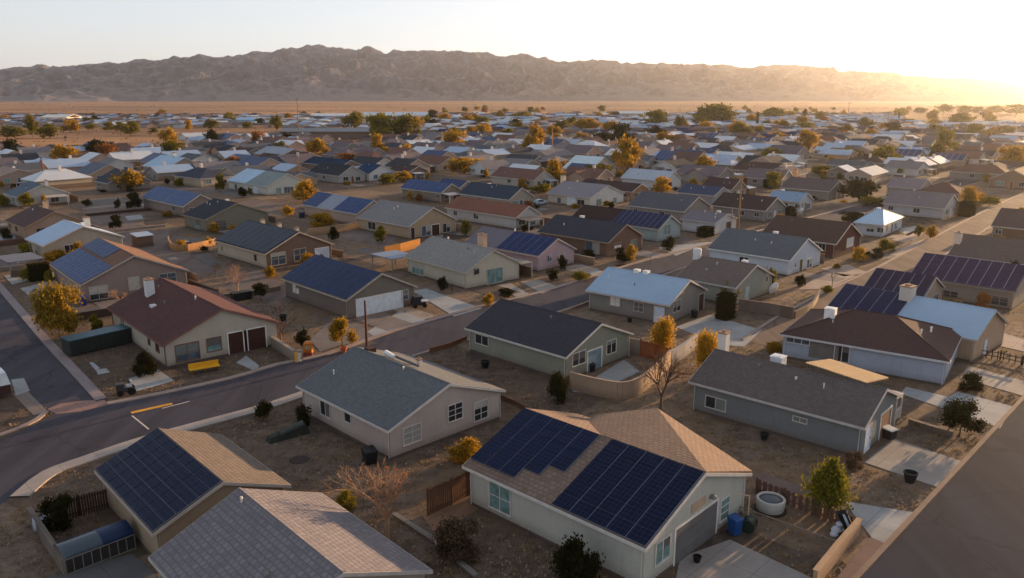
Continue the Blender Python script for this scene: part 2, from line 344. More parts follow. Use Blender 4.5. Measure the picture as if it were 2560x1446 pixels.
slab([(2430,850),(2470,820),(2560,850),(2560,880)],concrete((150,136,132))); slab([(2230,600),(2300,572),(2320,580),(2262,608)],warm)
slab([(10,690),(150,662),(170,680),(30,712)],cool); slab([(50,722),(140,700),(160,735),(85,750)],cool)
slab([(0,640),(90,628),(100,650),(0,668)],warm); slab([(30,985),(65,975),(120,1030),(85,1040)],concrete((122,110,104)),.026,'path')
slab([(28,950),(60,946),(75,978),(40,990)],cool,.03,'path')
slab([(105,790),(290,755),(300,770),(120,815)],concrete((92,84,82)),.026); slab([(1430,980),(1560,900),(1600,930),(1480,985)],cool,.03,'path')
slab([(120,1446),(330,1385),(400,1446),(380,1500),(120,1500)],concrete((92,92,94))); slab([(170,1392),(370,1335),(395,1375),(330,1400)],concrete((84,74,60)),.026,'path')
slab([(1055,1290),(1185,1225),(1195,1275),(1090,1340)],concrete((124,96,76)),.026,'path'); slab([(2560,1000),(2560,1001),(2561,1000)],pale,.026,'path') if 0 else None
gl=concrete((134,124,118)); bed=concrete((66,52,44)); as2=concrete((96,90,88))
for i,(l,m_) in enumerate([([(288,577),(412,564),(413,567),(290,580)],gl),([(212,537),(375,522),(380,528),(216,543)],bed),([(360,551),(412,549),(414,560),(366,563)],bed),([(205,521),(320,509),(323,512),(208,525)],gl),
   ([(312,541),(352,537),(360,548),(320,552)],cool),([(205,500),(300,492),(318,505),(215,516)],as2),([(0,560),(28,557),(32,563),(0,566)],warm),([(0,568),(40,566),(44,582),(0,586)],bed),([(0,590),(36,586),(40,598),(0,602)],cool),([(0,604),(74,598),(78,608),(0,614)],bed),
   ([(0,652),(40,648),(44,668),(0,672)],as2),([(480,640),(520,632),(560,660),(520,668)],as2),([(1090,560),(1150,566),(1140,590),(1080,584)],as2),([(1180,590),(1160,600),(1105,598),(1110,586)],bed),([(1750,590),(1800,585),(1830,600),(1780,606)],as2),
   ([(1900,520),(1950,530),(1960,548),(1900,545)],bed),([(900,620),(960,628),(950,640),(890,634)],as2),([(840,640),(900,650),(960,668),(930,676),(860,660)],bed),([(2280,540),(2330,552),(2310,562),(2270,552)],bed),([(430,590),(520,600),(530,608),(440,600)],as2),([(560,470),(610,476),(600,492),(550,486)],as2),([(130,500),(190,496),(196,506),(140,512)],bed)]):
    sheet('path',px(l),.036+.0015*(i%4),m_,block=False)
# streets and yards further back (asphalt and concrete between the rows)
asp=roadmat((108,96,92),-45)
for i,l in enumerate([[(455,690),(300,600),(205,535),(260,520),(370,570),(540,680)],[(330,645),(300,600),(420,575),(430,620)],[(560,700),(640,672),(760,740),(690,770)],
          [(200,506),(330,500),(405,520),(300,545),(215,535)],[(520,520),(640,500),(760,515),(650,545)],[(430,470),(560,455),(610,470),(500,488)],
          [(850,590),(880,555),(1000,590),(960,625)],[(470,488),(560,500),(520,515),(440,500)],[(1690,455),(1760,440),(1840,452),(1800,465)],[(2090,490),(2190,500),(2150,520),(2050,508)],
          [(560,440),(720,420),(760,432),(600,455)]]):
    sheet('road',px(l),.010+.0015*i,asp)

# ---------------------------------------------------------------- houses
WHITE=(206,202,200); FRAME=plain((215,210,206),.6)
DARKG=glassmat((52,54,58)); TEALG=glassmat((118,148,144)); BLUEG=glassmat((88,98,106))
def conv(a,b,c=None,W=None,e=2.6,snap=False,az=-45.5,ap=None):
    A=at(*a,e)
    def along(A,ux,uy,bx):
        k=(bx-CX)/F; d0=A.y*cP+(H-e)*sP
        return (A.x-k*d0)/(k*uy*cP-ux)
    if snap:
        t=math.radians(az); u=Vector((math.sin(t),math.cos(t),0)); L=along(A,u.x,u.y,b[0])
    else:
        B=at(*b,e); u=B-A; L=u.length; u.normalize()
    v=Vector((u.y,-u.x,0))
    if W is None:
        W=along(A,v.x,v.y,c[0]) if snap else (at(*c,e)-A).dot(v)
    L=max(5,min(26,abs(L))); W=max(5,min(15,abs(W)))
    ctr=A+u*L/2+v*W/2
    rise=.43*W/2
    if ap is not None:
        M=A+v*W/2; lo,hi=e,e+6
        for _ in range(30):
            m=(lo+hi)/2
            if proj(M.x,M.y,m)[1]>ap: lo=m
            else: hi=m
        rise=max(.2*W/2,min(.56*W/2,lo-e))
    return ctr,math.atan2(v.y,v.x),L,W,rise
class House: pass
def rz_at(h,x):   # roof top height at local x
    return h.e+h.rise*(1-abs(x)/(h.W/2))
def opening(h,face,s,z,w,hh,kind='win',glass=None,cols=2,rows=1,frame=None,parent=None):
    """window/door on face G (gable, -y) or S (side, -x); s along the wall"""
    fr=frame or h.trimmat
    if face=='G': T=lambda a,d,zz:(a,-h.L/2+h.ig-d,zz)
    elif face=='S': T=lambda a,d,zz:(-h.W/2+h.is_-d,-a,zz)
    def bx(b,a0,a1,d0,d1,z0,z1,mi=0):
        b.hexa([T(a0,d1,z0),T(a1,d1,z0),T(a1,d0,z0),T(a0,d0,z0),T(a0,d1,z1),T(a1,d1,z1),T(a1,d0,z1),T(a0,d0,z1)],mi)
    if face=='S': s=-s
    a0,a1,z0,z1=s-w/2,s+w/2,z-hh/2,z+hh/2; t=.09
    if kind in('win','slide'):
        b=MB(); bx(b,a0-t,a1+t,0,.07,z1,z1+t); bx(b,a0-t,a1+t,0,.1,z0-t,z0); bx(b,a0-t,a0,0,.07,z0,z1); bx(b,a1,a1+t,0,.07,z0,z1)
        for k in range(1,cols): c=a0+w*k/cols; bx(b,c-.035,c+.035,0,.055,z0,z1)
        for k in range(1,rows): c=z0+hh*k/rows; bx(b,a0,a1,0,.05,c-.025,c+.025)
        f=b.obj('window',fr,h.root); b=MB(); bx(b,a0,a1,-.02,.015,z0,z1); b.obj('pane',glass or DARKG,f)
        if h.ctr.length<190 and random.random()<.7 and cols<4:
            b=MB(); zz=z1-hh*random.choice([.3,.45,.6,1]); a2=random.choice([a0,a0+(a1-a0)*(0 if cols<2 else 1/cols)]); bx(b,a2,a1,.016,.022,zz,z1); b.obj('blind',plain(random.choice([(150,150,146),(112,118,116),(170,166,158),(96,92,90)])),f)
    elif kind=='garage':
        b=MB(); bx(b,a0-.12,a1+.12,0,.06,z1,z1+.14); bx(b,a0-.12,a0,0,.06,z0,z1); bx(b,a1,a1+.12,0,.06,z0,z1)
        f=b.obj('garage_frame',FRAME,h.root); b=MB(); n=4
        for k in range(n): bx(b,a0,a1,0,.03,z0+hh*k/n+.015,z0+hh*(k+1)/n-.015)
        bx(b,a0,a1,-.01,.012,z0,z1); b.obj('garage_door',glass or FRAME,h.root)
    elif kind=='door':
        b=MB(); bx(b,a0-.1,a1+.1,0,.06,z1,z1+.1); bx(b,a0-.1,a0,0,.06,z0,z1); bx(b,a1,a1+.1,0,.06,z0,z1); bx(b,a0,a1,-.01,.03,z0,z1,1)
        d=b.obj('door',[fr,glass or FRAME],h.root); b=MB(); bx(b,a1-.16,a1-.08,.03,.09,z0+hh*.46,z0+hh*.5); b.obj('handle',DARKG,d)
    elif kind=='board':
        b=MB(); bx(b,a0,a1,0,.05,z0,z1); b.obj('panel',glass or FRAME,h.root)
def onwall(h,face,x,y):
    """where the sight line through (x,y) meets the wall plane: local s, z"""
    dx=(x-CX)/F; dy=-(y-CY)/F; d=Vector((dx,cP+dy*sP,-sP+dy*cP)); o=Vector((0,0,H))
    R=Matrix.Rotation(-h.rot,4,'Z'); ol=R@(o-h.ctr); dl=(R@d)
    if face=='G': t=(-h.L/2+h.ig-ol.y)/dl.y; p=ol+dl*t; return p.x,p.z
    t=(-h.W/2+h.is_-ol.x)/dl.x; p=ol+dl*t; return p.y,p.z
def solar(h,y0,y1,v0,v1,col=(22,34,66),nc=None,nr=None,name='solar_array',skip=()):
    """panels on the -x slope; y fractions from the gable (0) to the far end (1), v from eave (0) to ridge (1)"""
    h.solar=True; th=math.atan2(h.rise,h.W/2); cs,sn=math.cos(th),math.sin(th); SL=(h.W/2)/cs
    Y0=-h.L/2+h.L*y0+.05; Y1=-h.L/2+h.L*y1-.05; V0=SL*v0+.06; V1=SL*v1-.08
    nc=nc or max(1,round((Y1-Y0)/1.65)); nr=nr or max(1,round((V1-V0)/1.02))
    def T(y,v,up): return (-h.W/2+v*cs-up*sn, y, h.e+.13+v*sn+up*cs)
    def bx(b,y0,y1,v0,v1,u0,u1,mi): b.hexa([T(y1,v0,u0),T(y0,v0,u0),T(y0,v1,u0),T(y1,v1,u0),T(y1,v0,u1),T(y0,v0,u1),T(y0,v1,u1),T(y1,v1,u1)],mi)
    b=MB()
    for j in range(nr):
        ii=[i for i in range(nc) if (i,j) not in skip]; q_=V0+(V1-V0)*j/nr; bx(b,Y0+(Y1-Y0)*min(ii)/nc,Y0+(Y1-Y0)*(max(ii)+1)/nc,q_,q_+(V1-V0)/nr,.04,.07,1)
    dd_=h.ctr.length; gy=.022+.00022*dd_; gv=.01+.00012*dd_; gcol=(120,128,144) if dd_<75 else (128,138,156)
    for i in range(nc):
        for j in range(nr):
            if (i,j) in skip: continue
            a=Y0+(Y1-Y0)*i/nc; c=Y0+(Y1-Y0)*(i+1)/nc; p=V0+(V1-V0)*j/nr; q=V0+(V1-V0)*(j+1)/nr
            jt=random.uniform(-.004,.004)
            bx(b,a+gy,c-gy,p+gv,q-gv,.06,.105+jt,0)
    o=b.obj(name,[solarmat(col),plain(gcol,.5)],h.root)
    return o
def chimney(h,x,y,w=.9,d=.7,hh=1.2,col=(200,195,190),cap=True):
    z=rz_at(h,x); b=MB(); b.box(x-w/2,x+w/2,y-d/2,y+d/2,z-.8,z+hh); o=b.obj('chimney',stucco(col),h.root)
    if cap:
        b=MB(); b.box(x-w/2-.07,x+w/2+.07,y-d/2-.07,y+d/2+.07,z+hh,z+hh+.12); b.box(x-w/5,x+w/5,y-d/5,y+d/5,z+hh+.12,z+hh+.3); b.obj('chimney_cap',plain((150,120,100)),o)
def vent(h,x,y,r=.12,hh=.45,name='vent_pipe',mat=None):
    z=rz_at(h,x); b=MB(); b.tube((x,y,z-.1),(x,y,z+hh),r,r); b.tube((x,y,z+hh),(x,y,z+hh+.1),r*1.6,r*1.1); b.obj(name,mat or FRAME,h.root,)
def boxvent(h,x,y,w=.9,hh=.7,mat=None,name='roof_cooler'):
    z=rz_at(h,x); b=MB(); b.box(x-w/2,x+w/2,y-w/2,y+w/2,z-.3,z+hh); b.box(x-w/2-.05,x+w/2+.05,y-w/2-.05,y+w/2+.05,z+hh,z+hh+.06)
    b.box(x-w*.3,x+w*.3,y-w*.3,y+w*.3,z+hh+.06,z+hh+.1); b.obj(name,mat or plain((225,225,225)),h.root)
def house(label,roof,wall,a=None,b=None,c=None,W=None,e=2.6,ap=None,snap=None,az=-45.5,hip=False,kind='shingle',trim=(180,176,172),wallG=None,detail=2,
          ctr=None,rot=None,L=None,rise=None,group='single storey houses of the town',cat='house',over=(.4,.3),openings=(),autow=True,found=True):
    h=House(); h.e=e
    if ctr is None:
        if snap is None: snap=a[1]<620
        h.ctr,h.rot,h.L,h.W,h.rise=conv(a,b,c,W,e,snap,az,ap); h.ctr.z=0
    else:
        h.ctr,h.rot,h.L,h.W=Vector(ctr),rot,L,W; h.rise=rise or .36*W/2
    if rise: h.rise=rise
    L,W=h.L,h.W; h.is_,h.ig=over; h.trimmat=plain(trim,.7)
    h.solar=False; h.custom=bool(openings); h.root=empty('house',h.ctr,h.rot,label,cat,group)
    BLOCK.append((h.ctr.x,h.ctr.y,h.rot,W/2+.3,L/2+.3))
    x=W/2-h.is_; y=L/2-h.ig; ez=e-.02; k=h.rise/(W/2)
    zt=e+k*h.is_-.02        # wall top at the side walls (under the roof)
    b=MB(); rz=e+h.rise-.02
    if hip:
        b.box(-x,x,-y,y,0,zt)
    else:
        b.v=[(-x,-y,0),(x,-y,0),(x,y,0),(-x,y,0),(-x,-y,zt),(x,-y,zt),(x,y,zt),(-x,y,zt),(0,-y,rz),(0,y,rz)]
        b.f=[(0,1,5,8,4),(2,3,7,9,6),(1,2,6,5),(3,0,4,7)]; b.m=[1 if wallG else 0,0,0,0]
    b.obj('wall',[stucco(wall)]+([stucco(wallG)] if wallG else []),h.root)
    # roof
    b=MB(); X,Y=W/2,L/2; T=.12; rm=roofmat(roof,kind)
    if hip:
        hy=min(Y-.5,X*1.0) if hip is True else hip; r=h.rise
        for (p,q,s) in [((-X,-Y),(-X,Y),0)]: pass
        c_=[(-X,-Y),(X,-Y),(X,Y),(-X,Y)]; rr=[(0,-Y+hy),(0,Y-hy)]
        up=[(x_,y_,e+T) for x_,y_ in c_]; dn=[(x_,y_,e) for x_,y_ in c_]; R0=(0,-Y+hy,e+r+T); R1=(0,Y-hy,e+r+T)
        b.quad([up[0],up[1],R0]); b.quad([up[1],up[2],R1,R0]); b.quad([up[2],up[3],R1]); b.quad([up[3],up[0],R0,R1])
        b.quad([dn[3],dn[2],dn[1],dn[0]])
        b.obj('roof',rm,h.root)
        f=MB()
        f.box(-X-.03,X+.03,-Y-.03,-Y,e-.1,e+T-.01); f.box(-X-.03,X+.03,Y,Y+.03,e-.1,e+T-.01); f.box(-X-.03,-X,-Y,Y,e-.1,e+T-.01); f.box(X,X+.03,-Y,Y,e-.1,e+T-.01)
        for i in range(4): f.quad([dn[i],dn[(i+1)%4],up[(i+1)%4],up[i]]) if 0 else None
        f.obj('fascia',h.trimmat,h.root)
        if detail>1:
            f=MB()
            for q in up[:2]: f.tube(Vector(q)+Vector((0,0,.02)),Vector(R0)+Vector((0,0,.03)),.07,.07,5)
            for q in up[2:]: f.tube(Vector(q)+Vector((0,0,.02)),Vector(R1)+Vector((0,0,.03)),.07,.07,5)
            f.tube(R0,R1,.07,.07,5); f.obj('ridge_cap',rm,h.root)
    else:
        r=h.rise
        sag=0
        for s in (-1,1):
            p=[(s*X,-Y,e),(0,-Y,e+r),(0,Y,e+r),(s*X,Y,e)]; q=[(x_,y_,z_+T) for x_,y_,z_ in p]
            if s>0: p=p[::-1]; q=q[::-1]
            b.hexa([p[0],p[3],p[2],p[1],q[0],q[3],q[2],q[1]] if s<0 else [p[0],p[3],p[2],p[1],q[0],q[3],q[2],q[1]])
        b.obj('roof',rm,h.root)
        f=MB()
        for s in (-1,1):
            f.box(min(s*X,s*(X+.05)),max(s*X,s*(X+.05)),-Y-.05,Y+.05,e-.12,e+.09)
            for yy in (-Y-.05,Y):
                f.hexa([(s*X,yy,e-.13),(0,yy,e+r-.13),(0,yy+.05,e+r-.13),(s*X,yy+.05,e-.13),(s*X,yy,e+.1),(0,yy,e+r+.1),(0,yy+.05,e+r+.1),(s*X,yy+.05,e+.1)])
        f.obj('fascia',h.trimmat,h.root)
        if detail>1:
            f=MB(); 
            for s in (-1,1):
                n=max(3,int(L/1.0))
                f.hexa([(0,-Y,e+r+T),(s*.17,-Y,e+r+T-.17*r/X+.005),(s*.17,Y,e+r+T-.17*r/X+.005),(0,Y,e+r+T),(0,-Y,e+r+T+.04),(s*.17,-Y,e+r+T-.17*r/X+.04),(s*.17,Y,e+r+T-.17*r/X+.04),(0,Y,e+r+T+.04)])
            f.obj('ridge_cap',rm,h.root)
    if detail>1 and found:
        f=MB(); f.box(-x-.025,x+.025,-y-.025,y+.025,-.05,.22); f.obj('foundation',concrete((92,80,74)),h.root)
        # downspouts
        for (p,q) in ((-x-.06,-y+.15),(-x-.06,y-.15),(x+.02,-y-.05)): f=MB(); f.tube((p,q,.1),(p,q,e-.1),.045,.045,6); f.obj('downspout',h.trimmat,h.root)
    for o in openings:
        face,ox,oy,ww,hh=o[:5]; kd=o[5] if len(o)>5 else 'win'; gl=o[6] if len(o)>6 else None; cols=o[7] if len(o)>7 else 2; rows=o[8] if len(o)>8 else 1
        s,z=onwall(h,face,ox,oy)
        lim=(W/2-h.is_ if face=='G' else L/2-h.ig)-ww/2-.2
        s=max(-lim,min(lim,s))
        if kd in('door','garage'): z=hh/2+.06
        else: z=max(hh/2+.25,min(z,e-hh/2+ (.0 if face=='S' else 1.2)))
        opening(h,face,s,z,ww,hh,kd,gl,cols,rows)
    if autow and not openings:
        R=random.Random(int(h.ctr.x*7+h.ctr.y*13))
        if detail>=1:
            opening(h,'G',-W*.24,1.55,R.uniform(1.2,2),1.2,'win',R.choice([DARKG,BLUEG,TEALG]))
            opening(h,'G',W*.2,R.choice([1.5,1.2]),R.uniform(1.2,2.4),1.3,'win',R.choice([DARKG,BLUEG]))
            opening(h,'S',R.uniform(-.3,.3)*L,1.6,1.4,1.0,'win',DARKG)
            if detail>1: opening(h,'S',R.uniform(-.42,-.32)*L if R.random()<.5 else .36*L,1.6,1.1,.9,'win',DARKG); opening(h,'G',0,1.1,.95,2.1,'door',plain(R.choice([(110,60,40),(200,198,195),(70,84,100)])))
    return h
SLATE=(96,99,104); DSL=(54,56,64); BRN=(78,58,54); DBR=(66,52,52); GRY=(124,122,124); PUR=(94,84,88); BLU=(132,160,190); NAVY=(24,40,74); WHT=(176,186,198); LGR=(138,138,140)
brd=plain((62,36,28)); whd=plain((190,205,222),.5); 
HS=[]
def hh(*a,**k):
    h=house(*a,**k); HS.append(h); return h
# --- nearest row
hA=hh('tan house with navy solar panels covering its left roof slope, beside the lower left sidewalk',(106,97,92),(150,132,112),(382,1338),(238,1180),(735,1222),kind='tile',ap=1208,openings=[('G',640,1262,1.0,.5,'win')],trim=(170,160,152))
solar(hA,0,1,0,1,(11,19,42),8,6)
vent(hA,-1,0) if 0 else None
# --- big foreground roof at the bottom edge
d_=at(799,1233,2.6); c_=at(1073,1425,2.6); b_=at(373,1397,2.6); a_=b_+(c_-d_)
uu=(b_-a_); LZ=uu.length; uu.normalize(); vv=Vector((uu.y,-uu.x,0)); WZ=(c_-a_).dot(vv)
ctrZ=a_+uu*LZ/2+vv*WZ/2; ctrZ.z=0
hZ=hh('large grey shingled house roof cut by the bottom edge, nearest to the viewer',(118,114,120),(150,142,132),ctr=ctrZ,rot=math.atan2(vv.y,vv.x),L=LZ,W=WZ,kind='tile',rise=.42*WZ/2,autow=True,trim=(170,165,160))
hB=hh('grey stucco house with slate blue shingle roof beside a bare tree, three white framed windows',SLATE,(174,162,156),(970,1081),(741,967),(1252,974),ap=962,trim=(190,184,180),
 openings=[('G',1030,1086,1.7,1.4,'win',DARKG,2,3),('G',1138,1030,1.5,1.4,'win',DARKG,2,3),('G',1202,1026,1.5,1.6,'win',DARKG,2,3),('S',814,1023,1.5,1.25),('S',870,1044,.9,.8,'win',DARKG,1)])
hC=hh('long blue grey walled house with brown shingle roof beside the lower right road',(96,88,86),(112,118,122),(2162,1073),(1722,956),(2262,1004),ap=None,e=2.75,rise=1.95,W=9.2,trim=(176,172,170),
 openings=[('S',1789,1009,1.9,1.0),('S',2000,1050,1.1,.35,'win',FRAME,2),('G',2167,1108,1.3,2.2,'door',whd),('G',2212,1062,2.6,2.2,'garage',plain((128,98,76)))])
hD=hh('white house with tiled tan roof and two navy solar arrays, in the bottom centre right',(122,104,94),(178,178,170),(1614,1376),(1157,1168),(1894,1192),e=2.9,ap=1186,kind='tile',trim=(196,192,188),
 openings=[('S',1250,1245,1.9,1.9,'win',TEALG,2,2),('G',1739,1349,5.0,2.4,'garage',plain((98,96,98))),('G',1656,1376,1.5,1.4,'win',TEALG,2),('G',1811,1272,1.1,1.5,'win',TEALG,1,3)])
solar(hD,0,.47,0,1,(10,18,40),5,6); solar(hD,.53,1,.1,1,(12,22,46),5,6,skip=((0,0),(1,0),(0,1)))
opening(hD,'G',-.1,3.15,1.7,.6,'board',plain((176,150,128)))
# cross gable wing on the far slope of that house
b=MB(); r0=hD.e+hD.rise+.06; X=hD.W/2; yc=hD.L*.02; hw=5.2
for s in (-1,1):
    hw=hD.L/2+yc+.02 if s<0 else 5.2
    p=[(.02,yc,r0),(X+.3,yc,r0),(X+.06,yc+s*hw,r0-hD.rise*(.97 if s<0 else .8)),(.02,yc+s*hw,r0-(.0 if s<0 else hD.rise*.8))]
    q=[(u,v,w+.12) for u,v,w in p]
    if s<0: p=p[::-1]; q=q[::-1]
    b.hexa(p+q)
b.obj('roof_wing',roofmat((122,104,94),'tile'),hD.root)
b=MB(); b.hexa([(X-.5,-hD.L/2+.4,0),(X-.1,-hD.L/2+.4,0),(X-.1,yc+5,0),(X-.5,yc+5,0),(X-.5,-hD.L/2+.4,hD.e-.1),(X-.1,-hD.L/2+.4,hD.e-.1),(X-.1,yc,r0-.1),(X-.5,yc,r0-.1)]); b.hexa([(X-.5,yc,0),(X-.1,yc,0),(X-.1,yc+5,0),(X-.5,yc+5,0),(X-.5,yc,r0-.1),(X-.1,yc,r0-.1),(X-.1,yc+5,hD.e-.1),(X-.5,yc+5,hD.e-.1)]); b.obj('wing_wall',stucco((178,178,170)),hD.root)
# lamp under the gable
b=MB(); b.lathe([(.05,3.3),(.2,3.2),(.22,3.05)],10,0,(1.4,-hD.L/2+.1)); b.obj('gable_lamp',plain((120,118,116)),hD.root)
h4=hh('cream corner house with dark red brown roof, white chimney and brown garage doors',(84,58,58),(172,164,150),(405,866),(268,771),(688,806),ap=774,trim=(120,84,74),W=13.2,
 openings=[('G',469,880,2.4,1.8,'win',BLUEG,2,2),('G',535,861,1.5,1.4,'win',TEALG,1),('G',596,868,2.1,2.4,'garage',brd),('G',638,855,2.5,2.4,'garage',brd),('S',394,868,1.0,1.0,'win',DARKG,1),('S',373,852,.6,.9,'win',DARKG,1),('S',308,818,.9,1.6,'win',DARKG,1)])
chimney(h4,-2.6,6.1,.95,.95,2.0,(205,208,212)); z=rz_at(h4,-3.4); b=MB(); b.box(-3.9,-3.3,1.4,2.3,z-.1,z+.2); b.obj('skylight',plain((200,200,205)),h4.root)
h16=hh('taupe house with full navy solar roof and long white garage door',(100,92,88),(116,108,102),(865,753),(703,698),(1038,716),ap=685,trim=(170,160,150),
 openings=[('G',950,762,7.2,2.3,'garage',plain((206,212,220),.5)),('G',1012,737,1.0,1.3,'win',BLUEG,1,2),('S',740,721,1.7,1.3,'win',FRAME,2,2)])
solar(h16,0,1,0,1,(14,30,62),9,4)
h32=hh('sage green house with dark charcoal roof and pale blue door behind the curved tan wall',(60,58,66),(134,136,124),(1415,896),(1162,822),(1573,833),ap=811,trim=(186,184,178),
 openings=[('S',1205,850,2.0,1.0),('G',1447,896,2.0,1.3),('G',1486,905,2.3,2.2,'garage',plain((112,134,146))),('G',1528,867,1.6,1.4)])
h31=hh('grey house with pale blue white metal roof and brown side door',(140,164,188),(126,122,118),(1673,766),(1464,728),(1783,728),ap=702,trim=(176,168,164),kind='metal',
 openings=[('S',1538,754,1.4,1.1,'win',FRAME,2,2),('S',1597,768,1.3,1.1,'win',FRAME,2,2),('S',1648,790,1.4,2.1,'door',whd),('G',1692,765,2.0,1.4,'win',DARKG,2),('G',1757,768,1.4,2.2,'door',brd)])
for q in (.2,1.6): boxvent(h31,0,q,.7,.35)
h17=hh('cream house with pale grey roof, tall chimney and teal sliding door, beside the pink house',(134,132,130),(184,178,162),(1163,684),(1011,643),(1297,657),ap=626,trim=(180,172,160),snap=False,
 openings=[('G',1191,679,1.0,.9,'win',DARKG,1),('G',1237,692,3.0,2.2,'slide',TEALG,2),('S',1045,673,3.2,1.7,'win',TEALG,3)])
chimney(h17,1.3,-3.6,.75,1.5,2.3,(190,160,140)); vent(h17,.3,4)
h18=hh('pink stucco house with navy solar panels on a grey roof',(110,106,116),(176,152,158),(1346,643),(1160,606),(1441,626),ap=598,trim=(186,172,168),snap=True,
 openings=[('G',1373,646,1.0,1.0,'win',BLUEG),('G',1404,648,1.6,1.7,'win',TEALG,2,2)])
solar(h18,0,.55,0,1,(18,32,70)); vent(h18,0,1)
h5=hh('mauve tan house with two large navy solar arrays behind the golden bush',(116,88,74),(138,122,116),(200,715),(125,662),(458,671),ap=640,trim=(170,160,152),
 openings=[('G',247,732,2.3,1.8,'win',DARKG,2,2),('G',335,709,1.4,1.8,'win',BLUEG,1,2),('G',419,695,2.3,1.3,'win',BLUEG,2,2)])
solar(h5,0,1,0,.6,(26,48,88)); solar(h5,.33,1,.64,1,(24,44,82))
h6=hh('beige house with white metal roof and white chimney, second from the left edge',(150,172,198),(166,154,140),(107,617),(62,592),(311,593),ap=567,kind='metal',trim=(190,180,170),snap=True,openings=[('G',175,622,1.7,1.3,'win',DARKG,2),('S',92,628,1.1,1.4,'win',DARKG,1),('S',78,616,1.1,1.4,'win',DARKG,1)],autow=False)
chimney(h6,2.8,1.5,.9,1.1,1.7,(205,200,192))
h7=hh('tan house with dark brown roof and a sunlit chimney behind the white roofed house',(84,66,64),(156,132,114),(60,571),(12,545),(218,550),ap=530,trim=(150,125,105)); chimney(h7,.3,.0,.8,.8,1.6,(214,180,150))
h8=hh('white grey walled house with slate blue roof near the left edge',(84,98,114),(168,166,162),(40,494),(8,480),(176,486),ap=462,trim=(190,186,182)); chimney(h8,3.2,2.4,.7,.7,1.6,(206,206,210))
h9=hh('pinkish tan gabled house with pale lit roof at the left edge',(150,128,116),(158,136,124),(-16,446),(-50,436),(110,448),ap=424)
h10=hh('tan gabled house with navy solar roof left of the golden tree',(60,66,76),(150,132,120),(224,438),(187,427),(322,426),ap=412); solar(h10,0,1,0,1,(26,40,62))
h11=hh('low house with dark slate roof directly in front of the round golden tree',(58,62,74),(126,118,112),(268,460),(235,450),(378,456),ap=428)
h12=hh('tan house with pale blue white roof and white chimney, upper left',(142,172,196),(150,138,128),(412,424),(355,415),(515,419),ap=395,kind='metal'); chimney(h12,.8,.5,1.3,1.1,1.6,(200,196,192))
h13=hh('grey walled house with a navy solar roof split by a white strip',(120,126,140),(132,120,112),(457,518),(352,482),W=9,ap=485); solar(h13,0,.49,0,1,(40,62,100)); solar(h13,.51,1,0,1,(38,60,100))
h14=hh('olive grey stucco house with charcoal roof and a gridded white window',(52,54,62),(120,116,104),(512,551),(455,535),(678,545),ap=509,trim=(140,128,112),snap=True,
 openings=[('G',552,562,2.4,1.9,'win',BLUEG,3,3),('S',492,560,3.2,2.0,'slide',TEALG,3)])
h15=hh('two tone cream and brown house with dark panelled roof',(50,52,62),(178,168,150),(662,637),(535,597),(834,608),ap=581,wallG=(116,94,82),trim=(186,170,150),snap=True,
 openings=[('G',696,647,2.6,2.0,'win',BLUEG,2,2),('G',750,637,2.2,2.0,'win',BLUEG,2,2),('G',805,632,2.6,2.1,'garage',plain((178,186,200))),('S',639,645,1.0,1.1,'win',DARKG,1),('S',555,622,.5,.8,'win',DARKG,1)])
solar(h15,0.02,.98,.02,.98,(34,38,50),8,2); 
for q in ((1.2,5.5),(1.6,.3),(2.2,-4.6)): chimney(h15,q[0],q[1],.6,.6,.9,(225,205,180))
h19=hh('dark brown house with charcoal roof beyond the pink house',(58,60,70),(112,88,74),(1520,609),(1343,580),(1610,590),ap=562,trim=(150,132,116),snap=True,
 openings=[('G',1544,614,2.0,.9,'win',FRAME,2),('G',1584,611,1.8,1.8,'win',TEALG,2,2),('S',1481,629,3.2,2.1,'slide',BLUEG,2)])
h20=hh('pale cyan house with dark navy solar roof beyond the brown house',(60,44,44),(150,164,164),(1647,575),(1427,540),(1706,548),ap=524,snap=True,openings=[('G',1668,574,2.2,1.9,'win',TEALG,2,2)]); solar(h20,0,.52,0,1,(24,28,58),9,2)
h21=hh('white house with grey roof and a sunlit chimney in the middle of town',(130,126,134),(188,178,164),(1475,496),(1365,487),(1563,491),ap=464,wallG=(196,196,196),snap=True,
 openings=[('S',1398,510,1.2,1.5,'win',BLUEG,1),('S',1428,511,2.6,2.4,'garage',plain((200,206,214))),('S',1452,512,2.4,1.6,'win',DARKG),('G',1497,507,2.0,1.7,'win',TEALG),('G',1537,503,1.4,1.5,'win',TEALG)])
chimney(h21,1.2,9,1.2,1.0,1.7,(214,190,165)); vent(h21,0,3)
h22=hh('dark brown roofed house behind the white grey roofed house',DBR,(150,116,88),(1580,481),(1440,470),(1626,477),ap=461)
h23=hh('long slate roofed house right of the solar roofed cyan house',(84,86,94),(140,132,126),(1710,531),(1568,506),(1780,517),ap=493)
h24=hh('small white garage with purplish grey roof beside two utility poles',(112,106,116),(190,192,196),(1788,559),(1700,549),(1846,546),ap=536,openings=[('G',1822,558,2.2,2.2,'door',plain((40,30,28)))],cat='garage')
h25=hh('grey walled house with brown roof behind the utility poles',DBR,(126,124,124),(1914,529),(1778,516),(1967,514),ap=495)
h26=hh('small house with light blue roof behind the dark hedge',(112,136,164),(170,172,176),(2000,507),(1915,498),(2035,508),ap=484,kind='metal')
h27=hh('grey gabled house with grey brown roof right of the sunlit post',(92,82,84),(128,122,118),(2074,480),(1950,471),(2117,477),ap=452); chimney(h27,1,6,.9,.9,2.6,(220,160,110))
h28=hh('maroon walled house with wide brown roof beside the upper right street',(82,64,58),(92,58,50),(2090,612),(1900,578),(2182,585),ap=559,W=12,snap=True,openings=[('G',2125,606,3,1.6,'win',FRAME,4),('S',2055,618,1.2,1.2)])
